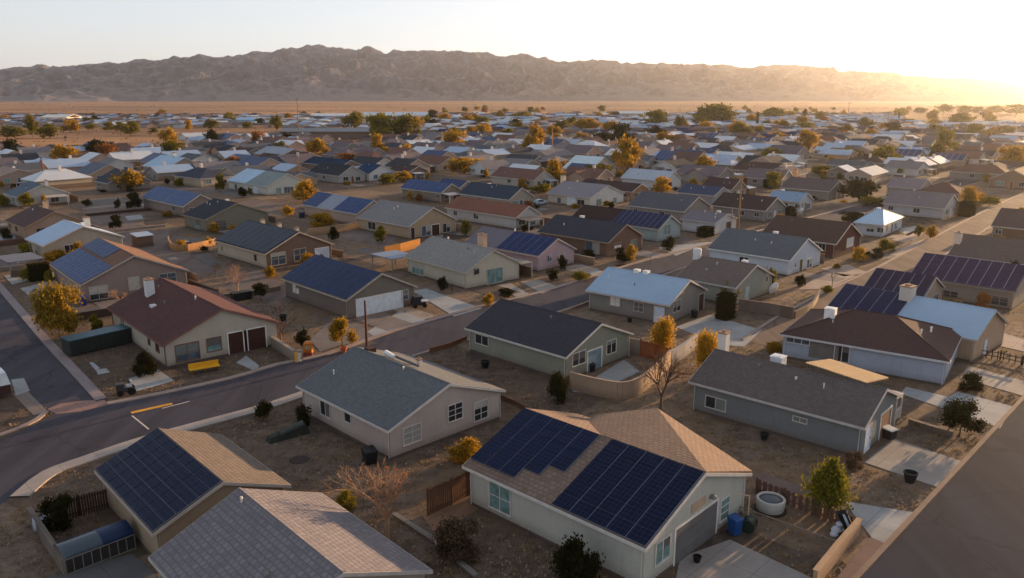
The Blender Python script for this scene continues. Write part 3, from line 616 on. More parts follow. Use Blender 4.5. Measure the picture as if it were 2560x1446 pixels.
h29=hh('white walled house with slate roof left of the maroon house',(92,96,102),(184,194,206),(1975,653),(1768,640),(2057,632),ap=597,trim=(206,206,206),snap=True,
 openings=[('G',2001,675,1.1,2.1,'door',plain((90,88,60))),('G',2023,659,1.9,1.5,'win',BLUEG,2),('G',1988,662,.6,.8,'win',DARKG,1),('S',1860,650,1.6,.9,'win',DARKG)])
h30=hh('sage grey house with faded brown roof and white drum, beside the stone yard wall',(106,94,90),(142,146,138),(1839,722),(1690,700),(1937,686),ap=664,snap=True,openings=[('G',1917,694,.6,1.2,'win',DARKG,1),('G',1868,720,1.0,2.0,'door',plain((160,176,182)))])
z=rz_at(h30,-.5); b=MB(); b.lathe([(.0,z+1.5),(.5,z+1.45),(.62,z+1.35),(.6,z+.2),(.62,z-.4)],16,0,(-.5,4.6)); b.obj('roof_drum',plain((196,196,198)),h30.root,smooth=True)
h33=hh('light blue walled house with dark brown hip roof and a white roof cooler',(78,60,58),(154,166,184),(2374,908),(1950,838),(2437,857),W=12.4,hip=True,rise=2.3,snap=False,trim=(190,190,196),
 openings=[('S',1995,848,2.4,.7,'win',BLUEG,3),('S',2060,868,3.0,2.0,'board',plain((110,106,104))),('S',2105,880,1.4,1.9,'slide',DARKG,2),('G',2388,918,1.2,2.2,'door',plain((46,56,84)))])
boxvent(h33,-1.6,4.2,1.1,.9)
h34=hh('house with long pale blue white roof and navy solar panels, right side',(146,170,194),(170,146,124),(2442,853),(2062,775),(2500,812),W=10,rise=2.4,kind='metal',snap=False,trim=(170,160,150),openings=[('G',2468,832,1.0,1.8,'door',whd)]); solar(h34,.52,1,0,1,(24,28,56),5,5); chimney(h34,-.6,.8,1.5,1.3,1.5,(196,188,180))
h36=hh('garage with dark purple solar roof behind the pale blue roofed house',(60,50,60),(150,135,125),(2307,750),(2154,721),W=9,rise=2.2,snap=True,trim=(170,165,165)); solar(h36,0,1,0,1,(32,24,44),6,3)
h37=hh('long tan house with deep purple solar roof at the right edge',(60,48,58),(140,128,120),(2540,732),(2272,691),W=11.5,rise=2.6,snap=True,trim=(150,138,130),openings=[('S',2367,735,2.8,.9,'win',DARKG,3,2),('S',2488,751,3.0,1.2,'win',DARKG,3,2)]); solar(h37,0,1,0,1,(40,26,52),9,3)
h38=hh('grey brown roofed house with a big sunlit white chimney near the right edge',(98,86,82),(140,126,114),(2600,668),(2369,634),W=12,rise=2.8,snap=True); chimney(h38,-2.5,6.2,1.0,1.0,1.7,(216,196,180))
h39=hh('brown walled house with brown roof at the right edge beside the street',(84,70,70),(112,90,76),(2620,580),(2477,560),W=12,rise=3,snap=True)
h40=hh('white house with pale blue hip roof beside the upper right street',(148,176,200),(178,184,194),(2209,565),(2133,532),(2281,545),hip=True,rise=2.2,snap=True,az=-50,kind='metal')
h41=hh('long white grey walled house with grey roof beside the round golden tree',(116,108,112),(166,164,168),(2361,523),(2206,511),(2401,509),ap=487,snap=True); vent(h41,0,2)
h42=hh('house with brown hip roof behind the long grey roof, right side',(96,74,68),(138,120,106),(2400,487),(2290,478),W=11,hip=True,snap=True)
h42b=hh('house with mauve grey roof behind the long grey roof',(122,114,120),(150,140,130),(2300,474),(2214,470),W=11,snap=True)
h43=hh('large brown roofed house with pale roof sheets below the glowing trees',(100,80,68),(134,112,94),(2470,448),(2400,440),W=13,rise=3.2,snap=True,az=42); 
h44=hh('pale house with half white half grey green roof, left of centre',(124,136,138),(178,182,178),(666,468),(567,453),(774,456),ap=435,snap=True,openings=[('G',697,482,1.6,1.8,'win',TEALG),('G',722,480,3.0,1.8,'win',BLUEG,3),('S',590,468,1.4,1.5),('S',640,480,2.5,2.0,'garage',whd)])
b=MB(); th=math.atan2(h44.rise,h44.W/2)
b.hexa([(-h44.W/2,0.5,h44.e+.125),(0,0.5,h44.e+h44.rise+.125),(0,h44.L/2,h44.e+h44.rise+.125),(-h44.W/2,h44.L/2,h44.e+.125)][::-1]+[(-h44.W/2,0.5,h44.e+.16),(0,0.5,h44.e+h44.rise+.16),(0,h44.L/2,h44.e+h44.rise+.16),(-h44.W/2,h44.L/2,h44.e+.16)][::-1]); b.obj('roof_coating',roofmat((150,176,202),'metal'),h44.root)
h45=hh('pinkish house with navy solar panels either side of a pale roof strip',(140,146,160),(172,150,136),(892,537),(755,511),(978,501),ap=487,snap=True,openings=[('G',930,515,1.5,1.0,'win',BLUEG,2),('G',912,530,3,2,'garage',brd)]); solar(h45,0,.42,0,1,(30,50,90)); solar(h45,.72,1,0,1,(28,48,86))
h46=hh('tan house with light grey roof and brown doors in the middle',(126,124,126),(164,144,120),(1022,568),(892,543),(1144,545),ap=520,snap=True,openings=[('S',930,565,2.6,1.5),('G',1032,586,.9,2.2,'door',brd),('G',1065,579,2.3,2.0,'win',BLUEG,2),('G',1089,572,2.0,2.2,'garage',brd),('G',1116,570,1.9,1.8)])
vent(h46,-2.4,1)
h47=hh('pink gabled house with navy solar roof beside a russet tree',(46,60,90),(172,142,128),(598,412),(546,405),(694,410),ap=391); solar(h47,0,.48,0,1,(24,36,64)); solar(h47,.5,1,0,1,(28,48,84))
h48=hh('tan gabled house with wide grey white roof, left of centre',(146,154,168),(168,144,126),(701,391),(634,380),(773,385),ap=372)
h49=hh('house with charcoal roof and white gable beside the navy roofed white house',(46,50,58),(150,150,150),(847,441),(770,431),(916,427),ap=414)
h49b=hh('house with deep navy roof behind the charcoal roofed one',(24,46,74),(130,110,100),(850,418),(752,416),W=10)
h50=hh('white gabled house with teal navy roof in front of orange bushes',(28,58,88),(190,192,196),(922,436),(880,425),(990,431),ap=413)
h51=hh('small house with dark brown roof behind orange bushes',DBR,(112,92,84),(1022,432),(968,425),W=9)
h52=hh('grey house with panelled solar roof facing the street, centre',(50,62,90),(126,118,108),(1102,484),(1000,468),W=8,ap=450); solar(h52,0,1,0,1,(34,54,92),6,2)
h53=hh('house with deep blue solar roof behind the panelled grey one',(30,44,80),(140,126,116),(1142,477),(1082,468),(1196,458),ap=438); solar(h53,0,1,0,1,(18,34,74))
h54=hh('house with dark teal slate roof beside a dark round shrub',(52,64,80),(150,144,134),(1272,501),(1145,487),(1337,484),ap=467)
h55=hh('white gabled house with faded red brown roof',(124,84,70),(176,172,170),(1290,546),(1112,522),(1354,528),ap=516)
h56=hh('house with rust brown roof and a white vent, centre right',(108,80,74),(162,158,152),(1335,452),(1225,443),(1387,441),ap=420)
h57=hh('house with charcoal roof behind the rust brown roof',(64,66,76),(150,148,146),(1335,402),(1262,402),(1360,394),ap=386)
h57b=hh('house with grey hip roof left of the white roofed house',(116,118,128),(120,96,84),(1390,404),(1340,400),W=9,hip=True)
h58=hh('house with white upper roof and navy lower panels, centre right',(180,196,206),(176,160,150),(1477,427),(1405,412),(1548,402),ap=392,kind='metal'); solar(h58,0,.85,0,.42,(40,54,84))
h59=hh('white house with long pale grey white roof behind two golden trees',(152,162,176),(184,186,190),(1662,455),(1551,445),(1706,445),ap=426,kind='metal',openings=[('G',1674,457,2.4,2.2,'garage',plain((60,48,44)))])
h60=hh('pale green house with brown and navy roof beside a golden tree',(96,76,70),(150,166,160),(1735,408),(1629,402),(1779,402),ap=380); solar(h60,.62,1,0,1,(44,60,92)); chimney(h60,0,4.5,.8,.8,1.6,(220,190,180))
h61=hh('house with pale blue hip roof left of the long dark brown roof',(144,158,180),(120,112,104),(1827,414),(1786,402),(1858,402),hip=True,kind='metal')
h62=hh('house with dark brown roof and bright white fascia, right of centre',(74,58,54),(140,128,120),(1935,432),(1828,431),(1975,427),ap=410)
h63=hh('house with near black brown roof left of the white garage',(70,54,56),(132,120,112),(1829,476),(1750,471),(1869,472),ap=446)
h64=hh('low house with navy flat roof behind the long slate roof',(58,70,96),(140,140,146),(1785,491),(1690,486),W=9)
h65=hh('grey roofed house with roof frames right of centre, far',(92,86,96),(140,130,126),(1992,387),(1911,373),(2026,379),ap=367)
h66=hh('garage with pale blue roof beside the round golden tree',(150,170,186),(160,160,160),(2070,377),(2034,377),W=7,kind='metal',cat='garage')
h67=hh('pale grey roofed house descending to the right, right of centre',(150,156,166),(160,146,134),(2110,436),(2060,418),W=9,kind='metal',snap=True,az=40)
h68=hh('small house with white sloping roof behind the grey gabled house',(160,172,190),(130,116,106),(2065,428),(2040,415),W=8,kind='metal',az=40)
TR='''o 2474 493 513 40;d 2148 452 502 86;o 2177 493 513 56;d 2132 532 556 60;o 2208 375 412 50;o 2343 366 398 40;g 2528 376 420 60;g 2552 520 536 22
g 320 430 476 74;d 336 484 524 34;o 65 485 518 28;d 296 500 523 14;d 290 540 573 26;d 217 500 517 20;g 140 628 656 46;g 457 602 626 24;g 520 593 614 18;d 510 616 629 18;o 77 672 698 42;o 123 678 708 22
d 607 470 493 20;o 551 438 479 22;g 760 455 506 58;g 719 516 541 26;g 805 536 569 58;d 837 570 603 26;o 953 568 608 26;o 970 441 461 38;g 1005 434 454 36;r 582 398 426 36
g 1163 403 433 70;g 1383 410 461 46;o 1357 462 484 48;o 1495 417 443 60;g 1568 362 431 62;g 1603 437 458 26;g 1655 445 484 42;d 1307 483 511 42;o 1517 503 517 22;d 1382 676 701 28;o 1455 682 700 46;g 1577 615 656 26;d 1550 620 655 18;d 1105 695 729 24;g 1222 737 766 26;d 1265 724 741 40;d 1560 635 655 30
o 81 298 343 22;g 178 305 331 33;o 38 322 345 55;o 125 317 346 36;o 272 310 328 22;o 302 309 331 26;o 328 310 339 36;o 384 322 332 16;g 421 330 366 32;g 432 358 387 30;d 32 358 397 28;g 165 370 401 46;g 195 366 383 20;r 268 368 406 40;r 242 385 401 26;g 142 398 411 16
g 472 305 327 14;o 531 303 323 28;o 619 308 322 18;d 650 300 317 22;o 691 296 327 22;g 722 287 304 18;o 575 286 304 22;g 515 287 296 18;d 530 331 363 26;r 647 335 362 28;d 719 337 359 22;g 790 355 387 42;g 814 375 392 20;o 505 390 403 56
o 887 289 322 42;o 953 297 353 58;o 1005 300 351 60;g 1040 298 331 28;d 1082 280 301 24;g 1110 288 307 26;g 1168 291 311 26;o 1203 296 315 32;g 1208 314 339 30;g 1177 321 341 20;g 945 344 381 26;g 966 372 389 22;g 1013 367 392 30;g 1138 337 375 50;o 1268 326 347 30;g 1059 360 371 18;r 866 388 409 36
g 1340 326 381 40;g 1326 350 380 36;g 1391 338 354 18;g 1456 337 356 30;g 1479 303 331 32;g 1446 309 324 36;o 1512 309 324 40;d 1511 337 359 50;d 1555 319 361 38;g 1585 321 332 30;g 1660 337 362 42;o 1640 284 318 50;g 1575 352 375 22;o 1305 284 299 40;o 1537 282 292 24;o 1699 296 323 22;g 1710 307 322 18
o 1788 270 311 60;o 1760 276 312 40;o 1815 278 311 44;g 1761 309 329 30;g 1845 307 329 42;o 1937 275 299 50;g 1941 305 322 20;g 2021 335 376 46;g 1941 333 350 30;o 2013 310 329 38;o 1928 375 399 36;g 1760 398 433 40;o 1932 432 472 36;o 2050 418 436 46;o 2122 374 392 46;o 2050 284 306 26;g 1731 449 463 16;g 1762 450 463 12
d 2230 312 340 36;o 2340 316 338 36;o 2400 290 316 48;o 2363 337 382 38;g 2180 328 347 34;o 2143 334 343 18;o 2210 376 408 44;g 2486 323 347 46;o 2360 265 282 30;o 2410 268 284 34;o 2445 270 284 30;o 2490 268 283 34;o 2540 266 286 40;o 2338 276 287 16;o 2300 272 284 26;o 2250 276 288 20;g 1455 395 410 18;o 230 312 325 20;o 2270 300 312 24;g 2080 395 410 20;g 1900 345 360 22;g 1240 400 415 16'''
tpos=[]
for ln in TR.replace('\n',';').split(';'):
    q=ln.split(); p=at(float(q[1]),float(q[3])); tpos.append((p.x,p.y)); u_=p.normalized()*11; tpos.append((p.x-u_.x,p.y-u_.y))
# ---------------------------------------------------------------- far houses on the street grid
RC=[('slate grey',(84,88,96)),('dark brown',(76,60,56)),('pale blue',(140,160,186)),('grey',(116,112,116)),('charcoal',(56,58,66)),('navy solar',(30,44,78)),('white',(184,190,198)),('reddish brown',(108,80,72)),('mauve grey',(104,94,100))]
WC=[('tan',(164,142,124)),('grey',(136,132,130)),('white',(186,186,188)),('beige',(172,158,140)),('pinkish',(172,146,134))]
manual=[(q[0],q[1]) for q in BLOCK]
cand=[]
R=random.Random(3)
for i in range(-60,90):
    for j in range(-60,60):
        s=i*17.2; t=(j//2)*46+(j%2)*21
        p=dB*s+dA*t; p=p+Vector((R.uniform(-2,2),R.uniform(-2.5,2.5),0))
        r1,r2,r3,r4=R.random(),R.random(),R.random(),R.random()
        if p.y<250 or p.y>1250: continue
        X,Y=proj(p.x,p.y,3)
        if X<-60 or X>2620: continue
        if Y>474: continue
        # open fields
        if X<480 and 312<Y<366: continue
        if X<760 and 312<Y<338: continue
        if X<1080 and Y<286: continue
        if X<1080 and Y<300 and r4<.3: continue
        if X>2250 and Y<306: continue
        if Y<272: continue
        if 800<X<925 and 318<Y<352: continue
        if X>1080 and Y<290 and r4<.55: continue
        if min((p.x-a)**2+(p.y-c)**2 for a,c in manual)<14.5**2: continue
        if min((p.x-a)**2+(p.y-c)**2 for a,c in tpos)<8.5**2: continue
        cand.append((p.length,p,r1,r2,r3,r4,X,Y))
cand.sort(key=lambda q:q[0])
nleft=292-len(HS)
used={}
farb=MB(); 
def placelabel(base,X,Y):
    k='%s, %d%% across and %d%% down the photo'%(base,round(X/25.6),round(Y/14.46))
    while k in used:
        k='%s, %.1f%% across and %.1f%% down the photo'%(base,X/25.6,Y/14.46)
        if k in used: X+=2
    used[k]=1; return k
farmats=[roofmat(c) for _,c in RC]+[stucco(c) for _,c in WC]
for n,(dist,p,r1,r2,r3,r4,X,Y) in enumerate(cand):
    ri=int(r1*len(RC)*.9999); wi=int(r2*len(WC)*.999)
    if p.y>650 and r4<.5: ri=[2,6,2,6][int(r3*4)%4]
    L=12+r3*6; W=9+r2*4; az=(-45.5 if r4<.72 else 43)+R.uniform(-4,4)
    t=math.radians(az); rot=math.atan2(-math.sin(t),math.cos(t)) ; v=Vector((math.cos(t),-math.sin(t),0)); rot=math.atan2(v.y,v.x)
    if n<nleft:
        nm,c=RC[ri]; kd='metal' if nm in('white','pale blue') else 'shingle'
        h=house(placelabel('far %s house with %s roof'%(WC[wi][0],nm),X,Y),c if nm!='navy solar' else (60,64,80),WC[wi][1],ctr=(p.x,p.y,0),rot=rot,L=L,W=W,rise=(.36+.18*r1)*W/2,detail=1 if dist<420 else 0,kind=kd,hip=(r3>.86),group='distant houses of the town',autow=dist<420,found=False)
        HS.append(h)
        if .3<r3<=.86 and dist<700:
            ww_,wl=3.2+r1*1.6,2.6+r4*3; yc=(r2-.5)*L*.4; rr_=h.rise*.85; k_=rr_/ww_; sx_=-1 if r4>.4 else 1; ez=2.6; b=MB()
            for sg_ in (-1,1):
                b.hexa([(0,yc,ez+rr_),(sx_*(W/2+wl),yc,ez+rr_),(sx_*(W/2+wl),yc+sg_*ww_,ez),(0,yc+sg_*ww_,ez)]+[(0,yc,ez+rr_+.12),(sx_*(W/2+wl),yc,ez+rr_+.12),(sx_*(W/2+wl),yc+sg_*ww_,ez+.12),(0,yc+sg_*ww_,ez+.12)])
            b.obj('roof_wing',roofmat(c if nm!='navy solar' else (60,64,80),kd),h.root); xo=sx_*(W/2+wl-.4); b=MB(); ya,yb=yc-ww_+.35,yc+ww_-.35
            b.quad([(xo,ya,0),(xo,yb,0),(xo,yb,ez+.1),(xo,yc,ez+rr_),(xo,ya,ez+.1)]); b.quad([(xo,ya,0),(0,ya,0),(0,ya,ez+.1),(xo,ya,ez+.1)]); b.quad([(xo,yb,0),(0,yb,0),(0,yb,ez+.1),(xo,yb,ez+.1)]); b.obj('wing_wall',stucco(WC[wi][1]),h.root)
        if nm=='navy solar' and r3<=.86: solar(h,0,1,0,1,(26,42,78),5,2)
        if r4>.55 and dist<600: chimney(h,(r1-.5)*3,(r2-.5)*6,.8,.8,1.5,(215,200,190),cap=False)
    else:
        cr,sr=math.cos(rot),math.sin(rot)
        def T(x,y,z): return (p.x+x*cr-y*sr,p.y+x*sr+y*cr,z)
        x,y=W/2,L/2; e=2.6; rr=.38*x
        for s in(-1,1):
            q=[T(s*x,-y,e),T(0,-y,e+rr),T(0,y,e+rr),T(s*x,y,e)]; farb.quad(q,ri)
            farb.quad([T(s*(x-.4),-y,0),T(s*(x-.4),y,0),T(s*(x-.4),y,e),T(s*(x-.4),-y,e)],9+wi)
            farb.quad([T(-x+.4,s*(y-.3),0),T(x-.4,s*(y-.3),0),T(x-.4,s*(y-.3),e),T(0,s*(y-.3),e+rr),T(-x+.4,s*(y-.3),e)],9+wi)
if farb.f: tag(farb.obj('distant_houses',farmats),kind='stuff')
# long sheds and flat blocks
def shed(label,x0,y0,x1,hm,depth,roofc,wallc,cat='warehouse',name='warehouse'):
    A=at(x0,y0); B=at(x1,y0); d=(B-A); L=d.length; d.normalize(); n=Vector((-d.y,d.x,0)); c=A+d*L/2+n*depth/2
    r=empty(name,c,math.atan2(d.y,d.x),label,cat,'long sheds at the edge of town')
    b=MB(); b.box(-L/2,L/2,-depth/2,depth/2,0,hm); b.obj('wall',stucco(wallc),r)
    b=MB(); X,Y=L/2+.5,depth/2+.5
    b.hexa([(-X,-Y,hm),(X,-Y,hm),(X,0,hm+depth*.09),(-X,0,hm+depth*.09),(-X,-Y,hm+.3),(X,-Y,hm+.3),(X,0,hm+depth*.09+.3),(-X,0,hm+depth*.09+.3)])
    b.hexa([(-X,0,hm+depth*.09),(X,0,hm+depth*.09),(X,Y,hm),(-X,Y,hm),(-X,0,hm+depth*.09+.3),(X,0,hm+depth*.09+.3),(X,Y,hm+.3),(-X,Y,hm+.3)]); b.obj('roof',roofmat(roofc,'metal'),r)
    b=MB(); k=max(2,int(L/9))
    for i in range(k): s=-L/2+L*(i+.5)/k; b.box(s-1.2,s+1.2,-depth/2-.06,-depth/2,.4,min(hm-.5,3))
    b.obj('bay_doors',plain((110,104,104)),r)
shed('long white warehouse at the desert edge, near the middle',905,300,1070,5,40,(184,192,202),(200,206,214))
shed('white shed left of the long white warehouse behind the tall pole',775,299,868,4,30,(214,208,204),(214,206,202))
shed('long cream shed far left at the desert edge',102,306,168,5,30,(222,210,196),(224,204,184))
shed('pale blue shed beyond the desert strip, left of the tall pole',592,317,640,6,22,(146,176,204),(150,180,206))
shed('long flat roofed brown block behind the golden trees',700,350,925,5,22,(104,104,108),(116,98,90),'building','building')
shed('pale blue hall far right of centre',1800,291,1866,5,30,(180,190,196),(170,150,130))
shed('white sheds on the far skyline right of centre',1550,294,1672,5,30,(196,202,204),(176,160,140))
shed('blue grey shed behind the pole, right of centre',1390,298,1440,4,22,(150,170,190),(170,160,150))
shed('pale pink roofed shed at the far right edge',2520,357,2600,4,14,(196,170,160),(160,120,90))
shed('white roofed shed near the sun glow, far right',2420,324,2474,4,14,(200,190,186),(150,116,90))

# ---------------------------------------------------------------- trees and shrubs
def leafquad(b,p,s,R,mi=0):
    n=Vector((R.gauss(0,1),R.gauss(0,1),R.gauss(0,1)+.3)).normalized(); t=n.orthogonal().normalized(); u=n.cross(t)
    a=R.uniform(0,6.3); t,u=t*math.cos(a)+u*math.sin(a),u*math.cos(a)-t*math.sin(a)
    l,w_=s*R.uniform(.7,1.4),s*R.uniform(.4,.8)
    b.quad([p-t*l,p+u*w_,p+t*l,p-u*w_],mi)
CROWN={}
def crown(shape,var,lod):
    key=(shape,var,lod)
    if key in CROWN: return CROWN[key]
    R=random.Random(hash((shape,var))%999 if 0 else {'r':1,'c':2,'p':3,'v':4}[shape]*10+var)
    b=MB(); nl={0:420,1:1500,2:5200}[lod]; ls={0:.15,1:.085,2:.048}[lod]
    blobs=[]
    nb={'r':19,'v':15,'p':16,'c':14}[shape]
    for i in range(nb):
        if shape=='r':
            a=R.uniform(0,6.3); z=R.uniform(.15,.92); rr=R.uniform(.1,.78)*math.sin(math.pi*min(.97,max(.12,z*.85+.1)))**.6; blobs.append((rr*math.cos(a),rr*math.sin(a),z,R.uniform(.22,.42)))
        elif shape=='v':
            a=R.uniform(0,6.3); z=R.uniform(.3,.95); rr=R.uniform(.1,.6+.35*z); blobs.append((rr*math.cos(a),rr*math.sin(a),z,R.uniform(.16,.34)))
        elif shape=='p':
            z=(i+.5)/nb; a=R.uniform(0,6.3); rr=(1-z)*R.uniform(.1,.6); blobs.append((rr*math.cos(a),rr*math.sin(a),z*.92+.03,.12+.38*(1-z)))
        else:
            z=(i+.5)/nb; a=R.uniform(0,6.3); blobs.append((.25*math.cos(a),.25*math.sin(a),z,.5*math.sin(math.pi*min(.95,z*.8+.14))+.1))
    # fill the body so gaps stay small but uneven
    tot=sum(q[3]**2 for q in blobs)
    for bx_,by_,bz,br in blobs:
        for k in range(int(nl*br*br/tot)):
            d=Vector((R.gauss(0,1),R.gauss(0,1),R.gauss(0,1))).normalized()*br*(R.uniform(.45,1.05) if R.random()<.82 else R.uniform(1.0,1.65))
            d.z*=.72
            p=Vector((bx_,by_,bz))+d
            leafquad(b,p,ls,R)
    xs=sorted(max(abs(v[0]),abs(v[1])) for v in b.v); zs=sorted(v[2] for v in b.v); xm=xs[int(len(xs)*.975)]; z0=zs[int(len(zs)*.01)]; z1=zs[int(len(zs)*.995)]
    b.v=[(v[0]/xm,v[1]/xm,max(-.02,(v[2]-z0)/(z1-z0))) for v in b.v]
    CROWN[key]=b; return b
CM={}
def crownmesh(shape,var,lod,leaf):
    key=(shape,var,lod,leaf)
    if key not in CM: CM[key]=crown(shape,var,lod).mesh('crown',LEAF[leaf])
    return CM[key]
TRUNK={}
def trunkmesh():
    if 't' not in TRUNK:
        b=MB(); b.tube((0,0,-.05),(.03,0,.5),.09,.06,7); b.tube((.03,0,.5),(.0,.05,1),.06,.03,6)
        for a in (0,1.5,2.8,4.1,5.2): b.tube((.02,.02,.42+.06*a),(.4*math.cos(a),.4*math.sin(a),.95+.04*a),.035,.012,5)
        TRUNK['t']=b.mesh('trunk',BARK)
    return TRUNK['t']
NAMES={'w':'golden_tree','g':'golden_tree','o':'olive_tree','d':'dark_shrub','r':'russet_tree','n':'pine_tree','s':'scrub_bush'}
TW={'w':'golden brown','g':'golden yellow','o':'olive green','d':'dark green','r':'russet orange','n':'green yellow','s':'dry brown'}
trees=0
def tree(leaf,x,yt,yb,wpx,label=None,shape=None,trunk=.13,cat=None,name=None,base=0):
    global trees
    p=at(x,yb,base); f=p.y*cP+(H-base)*sP
    # height from the top pixel
    lo,hi=base,40.
    for _ in range(25):
        m=(lo+hi)/2
        if proj(p.x,p.y,m)[1]>yt: lo=m
        else: hi=m
    hgt=max(.5,lo-base)*1.02; wid=wpx*f/F/2*1.05
    px_h=yb-yt; lod=2 if wpx>44 and yb>560 else (1 if wpx>20 else 0)
    shape=shape or 'r'; var=trees%3
    if trunk and px_h<14: trunk=.1
    d=dist=p.length
    wid*=1.0; sh='shrub' if hgt<2.6 else 'tree'
    cat=cat or sh
    if name is None: name=NAMES[leaf] if sh=='tree' else {'w':'golden_shrub','g':'golden_shrub','o':'olive_shrub','d':'dark_shrub','r':'russet_shrub','n':'pine_tree','s':'scrub_bush'}[leaf]
    if label is None: label=placelabel('%s %s%s'%(TW[leaf],sh,' far off' if yb<420 else ''),x,(yt+yb)/2)
    r=empty(name,p,random.uniform(0,6.3),label,cat,'trees and shrubs of the town')
    o=D.objects.new('crown',crownmesh(shape,var,lod,leaf)); COL.objects.link(o); o.parent=r
    z0=hgt*trunk; o.location=(0,0,z0); o.scale=(wid,wid,(hgt-z0))
    if px_h>8:
        t=D.objects.new('trunk',trunkmesh()); COL.objects.link(t); t.parent=r; t.scale=(max(.5,wid*.55),)*2+(max(.3,z0+(hgt-z0)*.45),)
    trees+=1; BLOCK.append((p.x,p.y,0,.3,.3)); return r
def bare(x,yt,yb,wpx,label,mat,seed,levels=5,n0=4,spread=.55,name='bare_tree',leafy=0,cat='bare tree'):
    p=at(x,yb); lo,hi=0,30.
    for _ in range(25):
        m=(lo+hi)/2
        if proj(p.x,p.y,m)[1]>yt: lo=m
        else: hi=m
    hgt=lo; f=p.y*cP+H*sP; wid=wpx*f/F/2
    R=random.Random(seed); b=MB(); lb=MB(); t=MB()
    def grow(q,d,l,r,lv):
        e=q+d*l; (t if lv==levels else b).tube(q,e,r,r*.68,5 if lv>2 else 3,cap=False)
        if lv==0:
            if leafy and R.random()<leafy: leafquad(lb,e,.09,R)
            return
        k=n0 if lv==levels else R.choice([2,3,3])
        for i in range(k):
            a=R.uniform(0,6.3); ax=d.orthogonal().normalized(); ax=Matrix.Rotation(a,3,d)@ax
            nd=(Matrix.Rotation(R.uniform(.25,spread+.25),3,ax)@d); nd=(nd+Vector((0,0,.12))).normalized()
            grow(e if i else q+d*l*R.uniform(.75,1),nd,l*R.uniform(.62,.9),r*.62,lv-1)
    grow(Vector((0,0,0)),Vector((.05,0,1)).normalized(),1.0,.10,levels)
    zs=[v[2] for v in b.v]; xs=[abs(v[0]) for v in b.v]+[abs(v[1]) for v in b.v]; zm=max(zs); xm=sorted(xs)[int(len(xs)*.97)]
    r=empty(name,p,0,label,cat)
    for mb,nm,mt in ((t,'trunk',mat),(b,'branches',mat),(lb,'leaves',LEAF['r'])):
        if mb.f:
            mb.v=[(v[0]*wid/xm,v[1]*wid/xm,v[2]*hgt/zm) for v in mb.v]; mb.obj(nm,mt,r)
    BLOCK.append((p.x,p.y,0,.3,.3))
tree('w',150,714,842,100,'large golden brown bush beside the left kerb, tallest on the left')
tree('d',362,880,940,54,'round dark clipped shrub at the corner of the cream house',trunk=.05)
tree('o',241,790,833,34,'small olive palm like shrub behind the dark container','v')
tree('g',857,797,875,62,'golden leaning shrub beside the brown utility pole','v',trunk=.25)
tree('d',757,826,872,36,'dark green clipped shrub behind the glowing orange box')
tree('g',676,667,694,27,'small round golden shrub by the two tone house',trunk=0)
tree('d',652,710,750,38,'dark shrub next to the black planter',trunk=.3)
tree('o',862,1231,1276,52,'small olive shrub at the ridge end of the nearest roof',trunk=0)
tree('g',1170,1103,1152,72,'bright orange yellow bush between the two nearest houses',trunk=0)
tree('s',1142,1306,1392,104,'dark twiggy leafless bush in the gravel by the white wall',trunk=0)
tree('d',1432,1352,1462,110,'dark ragged shrub at the bottom edge against the white wall','v',trunk=.1)
tree('d',1397,935,1003,50,'dark upright shrub at the left end of the curved tan wall',trunk=0)
tree('g',1657,797,884,54,'golden columnar tree behind the rust coloured fence','c',trunk=.05)
tree('g',1762,830,935,60,'golden tree left of the white chimney stack above the brown roof','c',trunk=.1)
tree('g',1934,855,882,42,'low golden shrub left of the light blue house',trunk=0)
tree('d',2398,1005,1092,84,'dark round tree on a short trunk beside the lower right driveway',trunk=.22)
tree('n',2070,1152,1292,98,'olive yellow pine tree in the fenced yard at lower right','p',trunk=.12)
tree('s',2132,1135,1178,50,'reddish brown dry shrub at the corner of the blue grey house','v')
tree('d',2425,936,976,52,'dark round bush between two driveways on the right',trunk=0)
tree('d',1120,0,0,0) if 0 else None
tree('o',1822,708,760,44,'olive shrub above the dark clipped hedge')
tree('o',2213,599,627,37,'round olive gold shrub beside the upper right street',trunk=0)
tree('g',2148,620,656,34,'golden round tree in front of the maroon house')
tree('g',2326,565,600,26,'small golden tree in front of the pale blue hip roof')
tree('g',2419,467,517,40,'bright golden tree at the right end of the long grey roof','c')
tree('o',1925,672,730,26,'olive bush by the sage grey gable',trunk=0)
tree('d',1998,688,716,24,'round dark shrub by the white house corner',trunk=0)
tree('o',2068,714,732,28,'olive shrub at the end of the yard near the street',trunk=0)

for ln in TR.replace('\n',';').split(';'):
    q=ln.split(); k_=1.22 if float(q[3])<470 else 1.05; tree(q[0],float(q[1]),float(q[3])-(float(q[3])-float(q[2]))*k_,float(q[3])+1,float(q[4])*k_)
for x,yt,yb,w_ in ((1951,271,296,7),(2011,272,302,12),(1892,281,322,7),(1877,283,302,9),(1705,290,318,6),(2246,281,306,5)):
    tree('d',x,yt,yb,w_,placelabel('slender dark cypress on the far edge of town',x,(yt+yb)/2),'c',trunk=0,cat='tree',name='cypress_tree')
